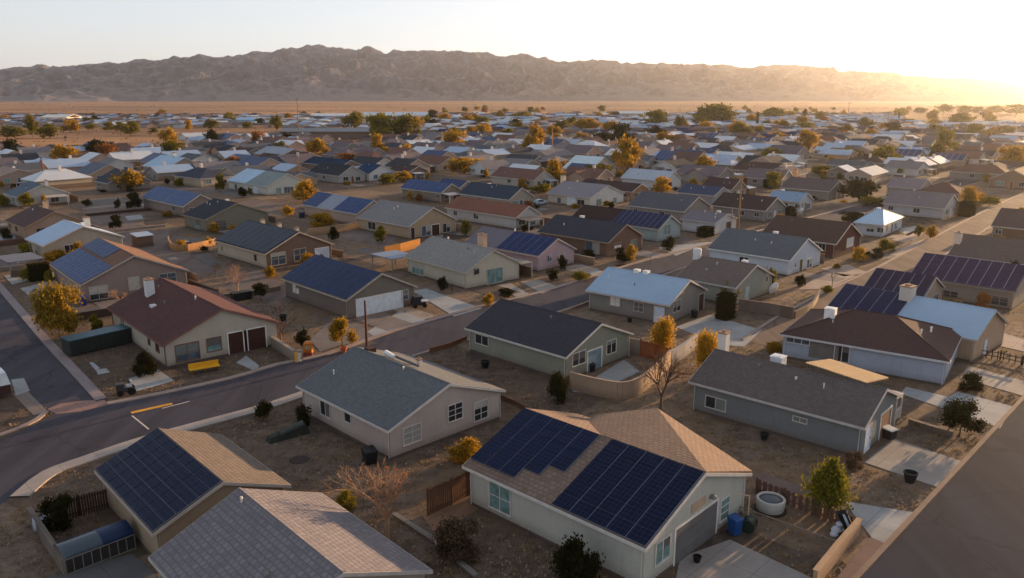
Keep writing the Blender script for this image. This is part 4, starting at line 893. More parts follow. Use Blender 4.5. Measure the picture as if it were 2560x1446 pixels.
# random small trees among the far houses
R=random.Random(11); k=0
while k<120:
    X=R.uniform(0,2560) if R.random()<.35 else R.uniform(1050,2560); Y=R.uniform(272,350) if X>1000 else R.uniform(288,312) if R.random()<.5 else R.uniform(368,420)
    p=at(X,Y)
    if min((p.x-q[0])**2+(p.y-q[1])**2 for q in BLOCK)<9**2: continue
    w_=R.uniform(6,12)*F/(p.y+1)*1.1; hgt=w_*R.uniform(.6,.95)
    tree(R.choice('wgoooodrgow'),X,Y-hgt,Y,w_); k+=1
bare(968,1148,1350,185,'tall leafless pinkish tree between the nearest houses',PALEBARK,5,6,4,leafy=.03)
bare(702,740,856,88,'leafless forked brown tree left of the taupe house',BARK,8,5,3)
bare(1650,868,1038,120,'leafless grey branching tree in front of the curved tan wall',BARK,12,6,5)
bare(595,655,736,66,'leafless pinkish shrub in the yard above the black planter',PALEBARK,15,6,5)
bare(300,722,770,60,'leafless pinkish shrub beside the mauve tan house',PALEBARK,18,5,5)
bare(1626,612,663,14,'thin bare trunk beside the middle road',BARK,21,4,2)
bare(1130,705,733,22,'small dry leafless shrub by the cream house wall',BARK,24,5,4)
bare(2080,680,716,26,'bare leaning sapling beside the white house driveway',BARK,27,4,3)
bare(540,655,695,30,'dark fallen branches in the dirt yard',BARK,28,4,4)

# ---------------------------------------------------------------- walls and fences
def wallrun(label,pl,hgt,mat,th=.18,name='yard_wall',cat='wall',sm=0,cap=None,z=0):
    L=px(pl); L=smooth(L,sm) if sm else L
    o=L[len(L)//2].copy(); r=empty(name,o,0,label,cat); b=MB(); cb=MB()
    for i in range(len(L)-1):
        a,c=L[i]-o,L[i+1]-o; d=(c-a).normalized(); n=Vector((-d.y,d.x,0))*th/2; e=d*.0
        b.hexa([a-n-e,c-n+e,c+n+e,a+n-e]+[q+Vector((0,0,hgt)) for q in (a-n-e,c-n+e,c+n+e,a+n-e)])
        n2=n*1.5; cb.hexa([q+Vector((0,0,hgt)) for q in (a-n2,c-n2,c+n2,a+n2)]+[q+Vector((0,0,hgt+.05)) for q in (a-n2,c-n2,c+n2,a+n2)])
        m=(a+c)/2+o; BLOCK.append((m.x,m.y,math.atan2(d.y,d.x),(c-a).length/2,.3))
    b.obj('wall_body',mat,r); cb.obj('wall_cap',cap or mat,r)
    return r
def fence(label,pl,hgt,mat,gap=.16,bw=.12,post=2.2,name='wood_fence'):
    L=px(pl); o=L[0].copy(); r=empty(name,o,0,label,'fence'); b=MB(); pb=MB()
    for i in range(len(L)-1):
        a,c=L[i]-o,L[i+1]-o; ln=(c-a).length; d=(c-a)/ln; n=Vector((-d.y,d.x,0))
        k=int(ln/gap)
        for j in range(k):
            q=a+d*(j+.5)*ln/k; h_=hgt*random.uniform(.96,1.02); w_=d*bw/2; t=n*.012
            b.hexa([q-w_-t,q+w_-t,q+w_+t,q-w_+t]+[u+Vector((0,0,h_)) for u in (q-w_-t,q+w_-t,q+w_+t,q-w_+t)])
        for zz in (.25,hgt-.3):
            t=n*.05; b.hexa([a+n*.02+Vector((0,0,zz)),c+n*.02+Vector((0,0,zz)),c+n*.07+Vector((0,0,zz)),a+n*.07+Vector((0,0,zz)),a+n*.02+Vector((0,0,zz+.09)),c+n*.02+Vector((0,0,zz+.09)),c+n*.07+Vector((0,0,zz+.09)),a+n*.07+Vector((0,0,zz+.09))])
        for j in range(int(ln/post)+1):
            q=a+d*min(ln,j*post); pb=MB(); pb.box(q.x-.06,q.x+.06,q.y-.06,q.y+.06,0,hgt+.1); pb.obj('post',mat,r)
    b.obj('board_panel',mat,r); return r
tanw=stucco((160,138,118))
wallrun('curved tan stucco yard wall in front of the sage green house',[(1425,973),(1490,990),(1555,1000),(1600,985),(1640,952),(1675,915)],1.75,tanw,sm=5)
wallrun('grey stucco wall running right from the curved tan wall',[(1677,914),(1710,893),(1742,868)],1.6,stucco((150,148,152)))
wallrun('grey wall at the right side of the sage green house',[(1562,882),(1600,890)],1.8,stucco((126,120,114)))
fence('rust coloured board fence closing the sage green house yard',[(1600,890),(1645,905),(1676,913)],1.9,plain((132,70,34)))
fence('brown board fence between the two nearest houses',[(1070,1290),(1130,1262),(1186,1232)],2.0,plain((96,64,44)))
fence('dark board fence behind the tunnel shelter at lower left',[(120,1316),(200,1290),(285,1266)],1.5,plain((60,42,34)))
wallrun('narrow grey wall beside the tunnel shelter at lower left',[(78,1306),(120,1370),(165,1440)],1.1,concrete((110,100,92)),.2)
wallrun('tan low wall at the bottom right of the fenced yard',[(2035,1470),(2090,1400),(2145,1335)],1.1,stucco((170,140,112)),.25)
fence('low dark picket fence behind the hot tub',[(1890,1232),(1960,1258),(2040,1290),(2100,1318),(2145,1338)],1.1,plain((104,76,66)),.42,.3,name='picket_fence')
wallrun('grey stone yard wall beside the upper right street',[(1846,775),(1920,786),(1984,798)],1.5,concrete((122,106,96)),name='stone_wall')
wallrun('tan yard wall curving up to the street behind the stone wall',[(1986,797),(2030,772),(2048,740)],.9,concrete((118,104,92)),sm=3)
wallrun('sunlit tan yard wall left of the two tone house',[(422,606),(430,625),(470,628),(540,612)],1.2,stucco((176,132,88)),sm=2)
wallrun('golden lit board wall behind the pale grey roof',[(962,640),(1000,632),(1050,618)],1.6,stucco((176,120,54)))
wallrun('long tan wall behind the tan house yard',[(770,590),(820,584),(900,572)],1.4,stucco((166,138,108)))
wallrun('cream yard wall with rounded end beside the glowing orange box',[(676,862),(710,885),(738,903),(757,900)],1.15,stucco((146,134,122)),.3)
wallrun('low stone wall above the black planter',[(560,748),(640,738),(700,726)],.7,concrete((120,104,92)),.4,name='stone_wall')
wallrun('dark terrace wall behind the dark container',[(105,820),(200,802),(298,786)],1.0,concrete((76,64,58)))
wallrun('low terrace wall along the left road',[(30,694),(90,688),(140,680)],1.0,concrete((100,84,74)))
wallrun('low tan kerb wall in the lower right yard',[(2272,1060),(2330,1078),(2382,1092)],.45,concrete((112,98,88)),.3)
wallrun('dark retaining wall in the middle left yard',[(442,700),(500,722),(545,738)],.8,concrete((76,62,54)),.3)
fence('dark picket fence at the far right yard',[(2445,892),(2500,900),(2575,918)],1.0,plain((70,56,50)),.5,.1,name='picket_fence')
wallrun('low brown edging wall beside the grey stucco house',[(1236,990),(1290,1012),(1342,1040)],.4,plain((84,62,50)),.25,name='edging_wall')
wallrun('thin concrete edging between the nearest roof and the white wall',[(985,1290),(1080,1352),(1190,1446)],.18,concrete((120,112,106)),.25,name='edging_wall')
wallrun('rust brown low fence by the dark roofed sage house',[(1075,882),(1120,870),(1166,852)],.5,plain((110,72,50)),.15,name='edging_wall')
wallrun('pale low wall by the white roofed house and the road',[(1392,790),(1430,776),(1474,760)],.4,concrete((150,130,116)),.2,name='edging_wall')
wallrun('dark timber edged terrace wall at the left edge, upper step',[(-10,584),(35,580),(62,584)],.9,concrete((70,54,46)))
wallrun('brown terrace wall at the left edge, lower step beside the white roofed house',[(-10,618),(40,612),(84,608)],1.0,concrete((92,66,54)))
wallrun('long low pale kerb wall across the middle left street',[(288,580),(350,573),(412,567)],.35,concrete((140,130,122)),.25,name='edging_wall')
wallrun('brown planter wall in the middle left street',[(214,541),(300,532),(378,526)],.5,concrete((84,62,50)),.3,name='edging_wall')
# clipped hedges
def hedge(label,x,yt,yb,wpx):
    p=at(x,yb); f=p.y*cP+H*sP; w_=wpx*f/F/2
    lo,hi=0,12.
    for _ in range(25):
        m=(lo+hi)/2
        if proj(p.x,p.y,m)[1]>yt: lo=m
        else: hi=m
    r=empty('hedge',p,math.radians(44),label,'hedge'); R=random.Random(int(x)); b=MB(); h_=lo
    b.box(-w_*.66,w_*.66,-w_*.46,w_*.46,0,h_*.9)
    for k in range(1800):
        q=Vector((R.uniform(-.74,.74)*w_,R.uniform(-.54,.54)*w_,R.uniform(0,h_)))
        fc=R.choice('xyz')
        if fc=='x': q.x=math.copysign(.72*w_,q.x)
        elif fc=='y': q.y=math.copysign(.52*w_,q.y)
        else: q.z=h_
        leafquad(b,q+Vector((R.gauss(0,.04),R.gauss(0,.04),R.gauss(0,.04))),.11,R)
    b.obj('foliage',LEAF['d'],r)
hedge('dark clipped box hedge beside the sage grey house',1813,736,797,62)
hedge('dark clipped hedge in front of the white garage',1763,568,592,52)
hedge('dark hedge left of the small blue roofed house',1975,518,545,34)
hedge('dark hedge behind the maroon house yard at the street',2415,505,540,60)
hedge('long dark green hedge beside the left terrace wall',100,660,700,60)
# yards of the middle distance: a driveway, a back wall and some shrubs per house
R=random.Random(31); cs=[concrete(c) for c in ((150,136,126),(122,112,108),(104,92,86),(140,130,128),(88,76,70))]; ww=[stucco(c) for c in ((150,126,104),(120,104,92),(92,76,66),(176,160,144))]
used_y=list(BLOCK); soil=concrete((70,56,48))
for h in list(HS):
    dd=math.hypot(h.ctr.x,h.ctr.y)
    if not(105<dd<430): continue
    c_,s_=math.cos(h.rot),math.sin(h.rot)
    def Wd(x,y): return Vector((h.ctr.x+x*c_-y*s_,h.ctr.y+x*s_+y*c_,0))
    def clear(p,m=1.2):
        for q in used_y:
            dx,dy=p.x-q[0],p.y-q[1]
            if dx*dx+dy*dy<(q[3]+q[4]+m)**2:
                c,s2=math.cos(-q[2]),math.sin(-q[2]); lx,ly=dx*c-dy*s2,dx*s2+dy*c
                if abs(lx)<q[3]+m and abs(ly)<q[4]+m: return False
        return not any(inpoly(p.x,p.y,pp) for pp in POLYS[:12])
    x0=R.choice([-1,1])*h.W*.22; wd=R.uniform(1.6,2.8); ln=R.uniform(5,8)
    pts=[Wd(x0-wd,-h.L/2-.2),Wd(x0+wd,-h.L/2-.2),Wd(x0+wd,-h.L/2-ln),Wd(x0-wd,-h.L/2-ln)]
    if clear(Wd(x0,-h.L/2-ln*.6),.8): sheet('driveway',pts,.034,R.choice(cs),block=False)
    for k in range(R.choice([1,2,3])):
        q0=Wd(R.uniform(-1.0,.9)*h.W,R.choice([-1,1])*h.L*R.uniform(.55,.95)); u=Wd(1,0)-Wd(0,0); v=Wd(0,1)-Wd(0,0); aa,bb=R.uniform(1,5),R.uniform(.6,1.8)
        if R.random()<.5: aa,bb=bb,aa
        if clear(q0,.5): sheet('path',[q0-u*aa-v*bb,q0+u*aa-v*bb,q0+u*aa+v*bb,q0-u*aa+v*bb],.018+.002*k,R.choice([soil,soil,cs[2],cs[4],cs[0]]),block=False)
    if R.random()<.45 and 150<dd<380:
        q0=Wd(h.W/2+R.uniform(2,4.5),R.uniform(-.4,.4)*h.L)
        if clear(q0,1.8):
            X,Y=proj(q0.x,q0.y,1); rs=empty('garden_shed',q0,h.rot+R.choice([0,1.5708]),placelabel('small garden shed behind a house',X,Y),'shed','garden sheds between the houses'); sw,sl_=R.uniform(1,1.8),R.uniform(1.2,2.2)
            b=MB(); b.box(-sw,sw,-sl_,sl_,0,2.1); b.obj('wall',R.choice(ww),rs); b=MB(); b.hexa([(-sw-.2,-sl_-.2,2.05),(sw+.2,-sl_-.2,2.4),(sw+.2,sl_+.2,2.4),(-sw-.2,sl_+.2,2.05),(-sw-.2,-sl_-.2,2.15),(sw+.2,-sl_-.2,2.5),(sw+.2,sl_+.2,2.5),(-sw-.2,sl_+.2,2.15)]); b.obj('roof',roofmat(R.choice([(150,165,184),(96,92,96),(84,64,58),(180,180,182)]),'metal'),rs); b=MB(); b.box(-.45,.45,-sl_-.05,-sl_,.1,1.9); b.obj('door',R.choice(ww),rs); used_y.append((q0.x,q0.y,0,2,2))
    if R.random()<.9:
        x1=h.W/2+R.uniform(1.2,2.4); ya,yb=-h.L/2+R.uniform(-3,2),h.L/2+R.uniform(0,3)
        A,B=Wd(x1,ya),Wd(x1,yb)
        if all(clear(A.lerp(B,t/6),.4) for t in range(7)):
            X,Y=proj(A.lerp(B,.5).x,A.lerp(B,.5).y,.5); r_=empty('yard_wall',A.lerp(B,.5),math.atan2((B-A).y,(B-A).x),placelabel('low yard wall behind a house',X,Y),'wall','yard walls between the houses'); Lw=(B-A).length; b=MB(); hh_=R.uniform(1,1.7); b.box(-Lw/2,Lw/2,-.1,.1,0,hh_); b.obj('wall_body',R.choice(ww),r_); b=MB(); b.box(-Lw/2-.03,Lw/2+.03,-.14,.14,hh_,hh_+.06); b.obj('wall_cap',R.choice(ww),r_)
    for k in range((0 if h.custom and dd<135 else R.choice([1,2,2,3])) if dd<330 else R.choice([0,1,1])):
        p=Wd(R.uniform(-.6,.75)*h.W,-h.L/2-R.uniform(1.2,6)) if R.random()<.6 else Wd(-h.W/2-R.uniform(1,3),R.uniform(-.4,.5)*h.L)
        if not clear(p,.6): continue
        X,Y=proj(p.x,p.y,0); hp=R.uniform(.8,3.2); f=p.y*cP+H*sP; px1=proj(p.x,p.y,hp)[1]
        if not(-20<X<2580): continue
        tree(R.choice('ggodddogr'),X,px1,Y,R.uniform(1.2,2.8)*F/f,trunk=.05)
R=random.Random(78)
for h in HS:
    dd=h.ctr.length
    if not(125<dd<420) or R.random()>.35 or h.custom: continue
    x0=R.choice([-1,1])*h.W*.18; w_=R.uniform(1.8,2.6); y0=-h.L/2+.2; y1=y0-R.uniform(2.5,4.2); b=MB()
    b.hexa([(x0-w_,y1,2.2),(x0+w_,y1,2.2),(x0+w_,y0,2.45),(x0-w_,y0,2.45),(x0-w_,y1,2.32),(x0+w_,y1,2.32),(x0+w_,y0,2.57),(x0-w_,y0,2.57)]); b.obj('porch_roof',roofmat(R.choice([(150,160,174),(92,88,90),(176,168,160)]),'metal'),h.root)
    for sx in (-1,1): b=MB(); b.box(x0+sx*(w_-.15)-.06,x0+sx*(w_-.15)+.06,y1+.1,y1+.22,0,2.2); b.obj('porch_post',FRAME,h.root)
R=random.Random(77)
for h in HS[:75]:
    if math.hypot(h.ctr.x,h.ctr.y)>330 or h.solar: continue
    for k in range(R.choice([1,2,3])): vent(h,h.W*R.uniform(-.3,-.03),h.L*R.uniform(-.38,.38),R.uniform(.05,.1),R.uniform(.25,.5),'vent_pipe',plain(R.choice([(190,190,190),(120,116,114),(220,214,206)])))
    if R.random()<.35: boxvent(h,h.W*R.uniform(.03,.2),h.L*R.uniform(-.3,.3),.7,.6)
# ---------------------------------------------------------------- utility poles
def topz(p,yt):
    lo,hi=0,60.
    for _ in range(30):
        m=(lo+hi)/2
        if proj(p.x,p.y,m)[1]>yt: lo=m
        else: hi=m
    return lo
def pole(label,x,yt,yb,r=.14,arms=1,mat=None,az=43,wid=1.2,name='utility_pole'):
    p=at(x,yb); h=topz(p,yt); e=empty(name,p,math.radians(-az),label,'pole','utility poles'); mat=mat or plain((104,74,54))
    b=MB(); b.tube((0,0,-.1),(0,0,h),r,r*.7,8); b.obj('pole_shaft',mat,e)
    for k in range(arms):
        b=MB(); z=h-.4-k*.9; b.box(-wid,wid,-.06,.06,z,z+.12)
        for s in (-.9,-.45,.45,.9): b.tube((s*wid,0,z+.12),(s*wid,0,z+.3),.04,.05,6)
        b.obj('crossarm',mat,e)
    BLOCK.append((p.x,p.y,0,.4,.4)); return e,h
pole('brown wooden utility pole in front of the long white garage door',918,752,884,.16,0,plain((86,50,38)))
pole('tall lattice thin utility pole rising to the mountains left of centre',750,246,376,.2,2,plain((120,96,80)),wid=1.5)
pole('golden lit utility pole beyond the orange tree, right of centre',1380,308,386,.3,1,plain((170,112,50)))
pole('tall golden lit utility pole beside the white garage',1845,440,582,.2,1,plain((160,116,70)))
pole('shorter pale pole left of the tall golden one by the garage',1826,522,590,.14,0,plain((160,130,100)))
pole('dark wooden pole with a sunlit side near the left edge',110,392,448,.3,1,plain((120,70,44)))
pole('slim pole beside the tan house, left of centre',748,386,447,.16,0,plain((130,104,84)))
pole('tall thin radio mast on the far plain to the right',2119,257,302,.3,2,plain((110,86,70)))
pole('two legged pale mast at the far left plain',353,264,318,.3,1,plain((170,130,96)))
pole('second leg mast at the far left plain',360,268,318,.25,0,plain((170,130,96)))
pole('short dark pole far right near the sheds',2246,280,312,.3,0,plain((90,60,40)))
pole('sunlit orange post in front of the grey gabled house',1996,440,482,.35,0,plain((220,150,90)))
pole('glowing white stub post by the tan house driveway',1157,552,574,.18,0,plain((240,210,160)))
# ---------------------------------------------------------------- yard objects
def rt(name,x,y,az,label,cat,z=0): 
    p=at(x,y,z); p.z=z; r=empty(name,p,math.radians(az),label,cat); BLOCK.append((p.x,p.y,0,1,1)); return r
# long dark container beside the cream house
p0=at(180,893); p1=at(328,858); d=(p1-p0); L=d.length; d.normalize(); r=empty('dumpster',(p0+p1)/2+Vector((-d.y,d.x,0))*1.1,math.atan2(d.y,d.x),'long dark green open container beside the cream house','container')
b=MB(); b.box(-L/2,L/2,-1.1,1.1,.15,1.75); k=int(L/.6)
for i in range(k+1): s=-L/2+L*i/k; b.box(s-.06,s+.06,-1.17,-1.1,.15,1.75); 
b.box(-L/2-.07,-L/2,-1.1,1.1,.15,1.75); b.obj('container_body',plain((40,44,42),.6),r)
b=MB(); b.box(-L/2-.1,L/2+.1,-1.2,1.2,1.75,1.87); b.obj('lid',plain((52,80,92),.5),r)
b=MB(); [b.box(s-.2,s+.2,-1.0,1.0,0,.15) for s in (-L/2+.6,0,L/2-.6)]; b.obj('skid',plain((60,50,44)),r)
BLOCK.append((r.location.x,r.location.y,math.atan2(d.y,d.x),L/2,1.3))
# yellow bench / trailer
r=rt('yellow_bench',512,930,43-10,'long yellow bench in front of the cream corner house','bench'); ym2=plain((214,158,34),.5)
b=MB(); b.box(-1.5,1.5,-.35,.3,.45,.55); b.obj('seat',ym2,r)
b=MB(); b.box(-1.5,1.5,.3,.38,.55,1.0); b.obj('backrest',ym2,r)
for s in (-1.3,0,1.3): b=MB(); b.box(s-.06,s+.06,-.3,.34,0,.45); b.obj('leg',plain((110,80,30)),r)
# hot tub
r=rt('hot_tub',1925,1275,20,'round grey hot tub with dark cover in the fenced yard','hot tub')
b=MB(); b.lathe([(.9,.0),(.95,.3),(1.0,.85),(.94,.92),(.82,.92),(.8,.75)],32); b.obj('tub_shell',plain((168,166,162),.6),r,smooth=True)
b=MB(); b.lathe([(.82,.76),(.8,.82),(.4,.86),(0,.87)],28,0); b.obj('cover',plain((66,72,82),.5),r,smooth=True)
b=MB(); b.lathe([(1.1,0),(1.1,.1),(.8,.12)],28); b.obj('base_ring',plain((44,38,34)),r)
# bins
def bin_(x,y,c,label,w=.35,h=1.05,lid=None):
    r=rt('wheelie_bin',x,y,30,label,'bin'); b=MB()
    b.hexa([(-w*.8,-w*.8,.08),(w*.8,-w*.8,.08),(w*.8,w*.8,.08),(-w*.8,w*.8,.08),(-w,-w,h),(w,-w,h),(w,w*1.1,h),(-w,w*1.1,h)]); b.obj('bin_body',plain(c,.5),r)
    b=MB(); b.hexa([(-w*1.05,-w*1.1,h),(w*1.05,-w*1.1,h),(w*1.05,w*1.2,h),(-w*1.05,w*1.2,h),(-w,-w*.9,h+.08),(w,-w*.9,h+.08),(w,w*1.1,h+.14),(-w,w*1.1,h+.14)]); b.obj('lid',plain(lid or c,.5),r)
    for s in (-1,1): b=MB(); b.tube((s*w*.8,w*.9,.12),(s*w*.95,w*.9,.12),.12,.12,10); b.obj('wheel',plain((30,30,30)),r)
bin_(1836,1336,(28,70,128),'blue wheelie bin beside the white house window',.36,1.15)
bin_(208,765,(30,58,130),'blue bin at the corner of the mauve tan house',.5,1.3)
bin_(2222,1098,(40,42,44),'dark bin with white lid by the brown garage panel',.45,.9,(190,194,196))
bin_(925,1158,(30,28,30),'black bin at the corner of the grey stucco house',.5,1.1)
bin_(1480,930,(26,26,30),'small black bin next to the pale blue door',.25,.8)
bin_(1736,795,(34,36,38),'black bin beside the brown side door',.3,.9)
bin_(755,545,(34,44,70),'navy bin near the golden hedge bush',.6,1.3)
# green barrel lying in yard
r=rt('barrel',1872,1325,60,'dark green barrel lying next to the blue bin','barrel'); b=MB(); b.tube((-.5,0,.45),(.5,0,.45),.45,.45,18); [b.tube((s-.03,0,.45),(s+.03,0,.45),.47,.47,18) for s in (-.3,.3)]; b.obj('barrel_body',plain((28,44,34),.5),r)
# T post
r=rt('clothes_post',1868,1318,0,'pale bent clothes line post in front of the green barrel','post'); b=MB(); b.tube((0,0,0),(0,0,2.3),.05,.05); b.obj('upright',plain((186,160,140)),r); b=MB(); b.tube((0,0,2.3),(-.85,.1,2.35),.045,.045); b.obj('crossbar',plain((186,160,140)),r)
r=empty('yard_rail',at(1850,1290),0,'thin pale rail running across the lower right yard','rail'); q=[at(1848,1292)-r.location,at(2090,1380)-r.location]; b=MB(); b.tube(q[0]+Vector((0,0,.75)),q[1]+Vector((0,0,.75)),.035,.035,6); b.obj('rail',plain((130,114,104)),r); b=MB()
for t in (0,.25,.5,.75,1): c=q[0].lerp(q[1],t); b=MB(); b.tube((c.x,c.y,0),(c.x,c.y,.75),.03,.03,5); b.obj('post',plain((130,114,104)),r)
# black pot on the driveway, other round pots
def pot(x,y,s,c,label,name='planter',rim=(30,28,28)):
    r=rt(name,x,y,0,label,'pot'); b=MB(); b.lathe([(.0,.02),(.32*s,.02),(.36*s,.1*s),(.52*s,.75*s),(.56*s,.78*s),(.56*s,.86*s),(.48*s,.86*s),(.44*s,.6*s),(0,.58*s)],22); b.obj('pot_body',plain(c,.5),r,smooth=False); return r
pot(2274,1206,.95,(34,32,36),'large black pot on the lower right driveway')
pot(1213,920,.9,(28,28,30),'round black pot at the side wall of the sage green house')
pot(1574,806,.6,(34,32,32),'small black pot by the grey wall of the pale blue roofed house')
pot(1432,958,.8,(46,34,32),'brown pot at the left end of the curved tan wall')
pot(859,882,.75,(178,96,60),'orange pot with white top beside the golden leaning shrub')
pot(708,802,.9,(32,30,30),'black pot against the taupe house wall')
pot(1742,1406,.5,(22,24,26),'tiny black pot on the driveway at the bottom')
pot(1910,1100,.7,(34,36,38),'black bowl pot at the blue grey wall')
b=MB(); r=rt('planter_box',604,750,43,'black rectangular planter box in front of the pinkish shrub','planter'); b.box(-1.3,1.3,-.6,.6,0,1.15); b.box(-1.36,1.36,-.66,.66,1.08,1.18); b.obj('planter_body',plain((26,26,28),.6),r)
r=rt('manhole_mound',748,1150,0,'dark round pit in the bare dirt yard','pit'); b=MB(); b.lathe([(0,.05),(.55,.05),(.75,.03),(.8,.0)],20); b.obj('pit_lid',plain((56,42,36)),r)
# glowing orange kiosk with ramp
r=rt('toy_kiosk',771,886,-10,'glowing orange box shaped kiosk on a rust red ramp beside the road','kiosk'); og=plain((186,108,40),.5)
b=MB(); b.box(-.75,.75,-.2,.5,.3,2.1); b.lathe([(.8,2.1),(.6,2.35),(0,2.45)],12,0,(0,.15)); b.obj('kiosk_body',og,r); b=MB(); b.box(-.45,.45,-.24,-.2,.9,1.7); b.obj('kiosk_window',plain((150,150,120)),r); 
b=MB(); b.hexa([(-.9,-2.1,0),(1.4,-2.1,0),(.9,-.1,0),(-.8,-.1,0),(-.9,-2.1,.03),(1.4,-2.1,.03),(.9,-.1,.35),(-.8,-.1,.35)]); b.obj('ramp',plain((104,46,32)),r); r.scale=(.62,.62,.62)
r=rt('yellow_sign',741,906,0,'small yellow and white painted post at the cream wall end','sign'); b=MB(); b.box(-.15,.15,-.05,.05,0,1.1); b.obj('sign_panel',plain((214,160,60)),r); b=MB(); b.box(.17,.5,-.05,.05,.1,1.0); b.obj('side_panel',plain((190,186,190)),r)
# satellite dish, white junk
def dish(x,y,label,s=.9):
    r=rt('satellite_dish',x,y,-150,label,'satellite dish'); b=MB(); b.tube((0,0,0),(0,0,1.0),.05,.05); b.obj('mast',plain((170,170,170)),r)
    b=MB(); n=18
    for j,(ra,dz) in enumerate([(0,0),(.5,.08),(1,.3)]): 
        for k in range(n): t=2*math.pi*k/n; b.v.append((ra*s*math.cos(t),-.2-dz*s+ra*s*.3*math.sin(t),1.2+ra*s*math.sin(t)))
    for j in range(2):
        for k in range(n): b.f.append((j*n+k,j*n+(k+1)%n,(j+1)*n+(k+1)%n,(j+1)*n+k)); b.m.append(0)
    b.obj('reflector',plain((220,220,222),.5),r,smooth=True); b=MB(); b.tube((0,-.2,1.1),(0,-1.0,1.2),.03,.03); b.obj('feed_arm',plain((150,150,150)),r)
dish(1939,742,'white satellite dish in the yard beside the sage grey house'); dish(2005,540,'small white dish at the ridge of the maroon house',.8)
# wrecked cart beside the taupe house
r=rt('covered_cart',1047,768,20,'dark hooded cart with white tray on the pale driveway','cart'); b=MB(); b.box(-1.0,.9,-.55,.55,.35,.8); b.obj('cart_body',plain((44,44,48),.5),r); b=MB(); b.hexa([(-1,-.5,.8),(.1,-.5,.8),(.1,.5,.8),(-1,.5,.8),(-.8,-.45,1.5),(.5,-.45,1.55),(.5,.45,1.55),(-.8,.45,1.5)]); b.obj('hood',plain((36,36,40),.5),r)
b=MB(); b.box(.3,1.3,-.6,.6,.8,.9); b.obj('tray',plain((170,176,184),.5),r)
for s in ((-.6,-.6),(-.6,.6),(.7,-.6),(.7,.6)): b=MB(); b.tube((s[0],s[1]-.06,.3),(s[0],s[1]+.06,.3),.3,.3,14); b.obj('wheel',plain((24,24,26)),r)
# heap of tyres / mower at the lower left corner lot
r=rt('ride_mower',318,985,30,'dark ride on mower with white seat at the road corner','mower'); b=MB(); b.box(-.9,.5,-.45,.45,.35,.75); b.box(-.9,-.2,-.35,.35,.75,1.15); b.obj('mower_body',plain((60,56,56),.5),r); b=MB(); b.box(.0,.5,-.3,.3,.75,.9); b.box(.4,.5,-.3,.3,.9,1.3); b.obj('seat',plain((186,186,190)),r)
for s in ((-.6,-.5,.28),(-.6,.5,.28),(.4,-.52,.38),(.4,.52,.38)): b=MB(); b.tube((s[0],s[1]-.08,s[2]),(s[0],s[1]+.08,s[2]),s[2],s[2],14); b.obj('wheel',plain((26,24,24)),r)
# motorbike under porch etc
def carthing(x,y,az,c,label,L=4.3):
    r=rt('parked_car',x,y,az,label,'car'); p=plain(c,.3,.6)
    b=MB(); b.hexa([(-L/2,-.85,.35),(L/2,-.85,.35),(L/2,.85,.35),(-L/2,.85,.35),(-L/2+.05,-.8,.9),(L/2-.1,-.8,.82),(L/2-.1,.8,.82),(-L/2+.05,.8,.9)])
    b.hexa([(-L*.38,-.76,.88),(L*.22,-.76,.86),(L*.22,.76,.86),(-L*.38,.76,.88),(-L*.26,-.62,1.42),(L*.06,-.62,1.42),(L*.06,.62,1.42),(-L*.26,.62,1.42)]); b.obj('body',p,r)
    b=MB(); g=.012
    b.hexa([(L*.225,-.66,.9),(L*.225,.66,.9),(L*.08,.56,1.38),(L*.08,-.56,1.38)]+[(L*.225+g+.01,-.66,.9),(L*.225+g+.01,.66,.9),(L*.08+g+.01,.56,1.38),(L*.08+g+.01,-.56,1.38)])
    for s in (-1,1): b.hexa([(-L*.33,s*.765,.92),(L*.17,s*.765,.92),(L*.05,s*.65,1.36),(-L*.25,s*.65,1.36)]+[(-L*.33,s*.785,.92),(L*.17,s*.785,.92),(L*.05,s*.67,1.36),(-L*.25,s*.67,1.36)])
    b.obj('window_glass',DARKG,r)
    for sx in (-L*.31,L*.32):
        for s in (-1,1): b=MB(); b.tube((sx,s*.7,.32),(sx,s*.88,.32),.32,.32,16); w_=b.obj('wheel',plain((24,24,26)),r); b=MB(); b.tube((sx,s*.88,.32),(sx,s*.89,.32),.18,.16,12); b.obj('rim',plain((150,150,150)),w_)
carthing(1285,682,-47,(70,70,76),'dark car parked under the porch of the cream house')
carthing(470,622,40,(64,66,72),'dark car beside the olive grey stucco house')
carthing(1350,512,43,(150,170,190),'pale blue car parked beside the white house with the grey roof')
carthing(90,423,-40,(60,90,120),'blue car near the left wooden pole')
carthing(2420,606,43,(70,50,44),'dark brown car at the right side of the upper right street')
carthing(735,432,43,(220,214,200),'white car beside the slim pole, left of centre')
carthing(640,480,-45,(150,160,172),'grey blue car by the pale house')
# white camper at the left edge
r=rt('camper_trailer',-68,1005,-47,'white topped camper trailer cut by the left edge','camper'); b=MB(); b.box(-1.1,1.1,-3,3,.45,1.3); b.obj('lower_body',plain((70,44,40)),r); b=MB(); b.hexa([(-1.15,-3.05,1.3),(1.15,-3.05,1.3),(1.15,3.05,1.3),(-1.15,3.05,1.3),(-1.0,-2.7,2.5),(1.0,-2.7,2.5),(1.0,2.8,2.5),(-1.0,2.8,2.5)]); b.obj('shell_top',plain((205,210,216),.5),r)
for s in ((-1.1,-1.5),(1.1,-1.5),(-1.1,1.5),(1.1,1.5)): b=MB(); b.tube((s[0]-.1,s[1],.38),(s[0]+.1,s[1],.38),.38,.38,14); b.obj('wheel',plain((24,24,26)),r)
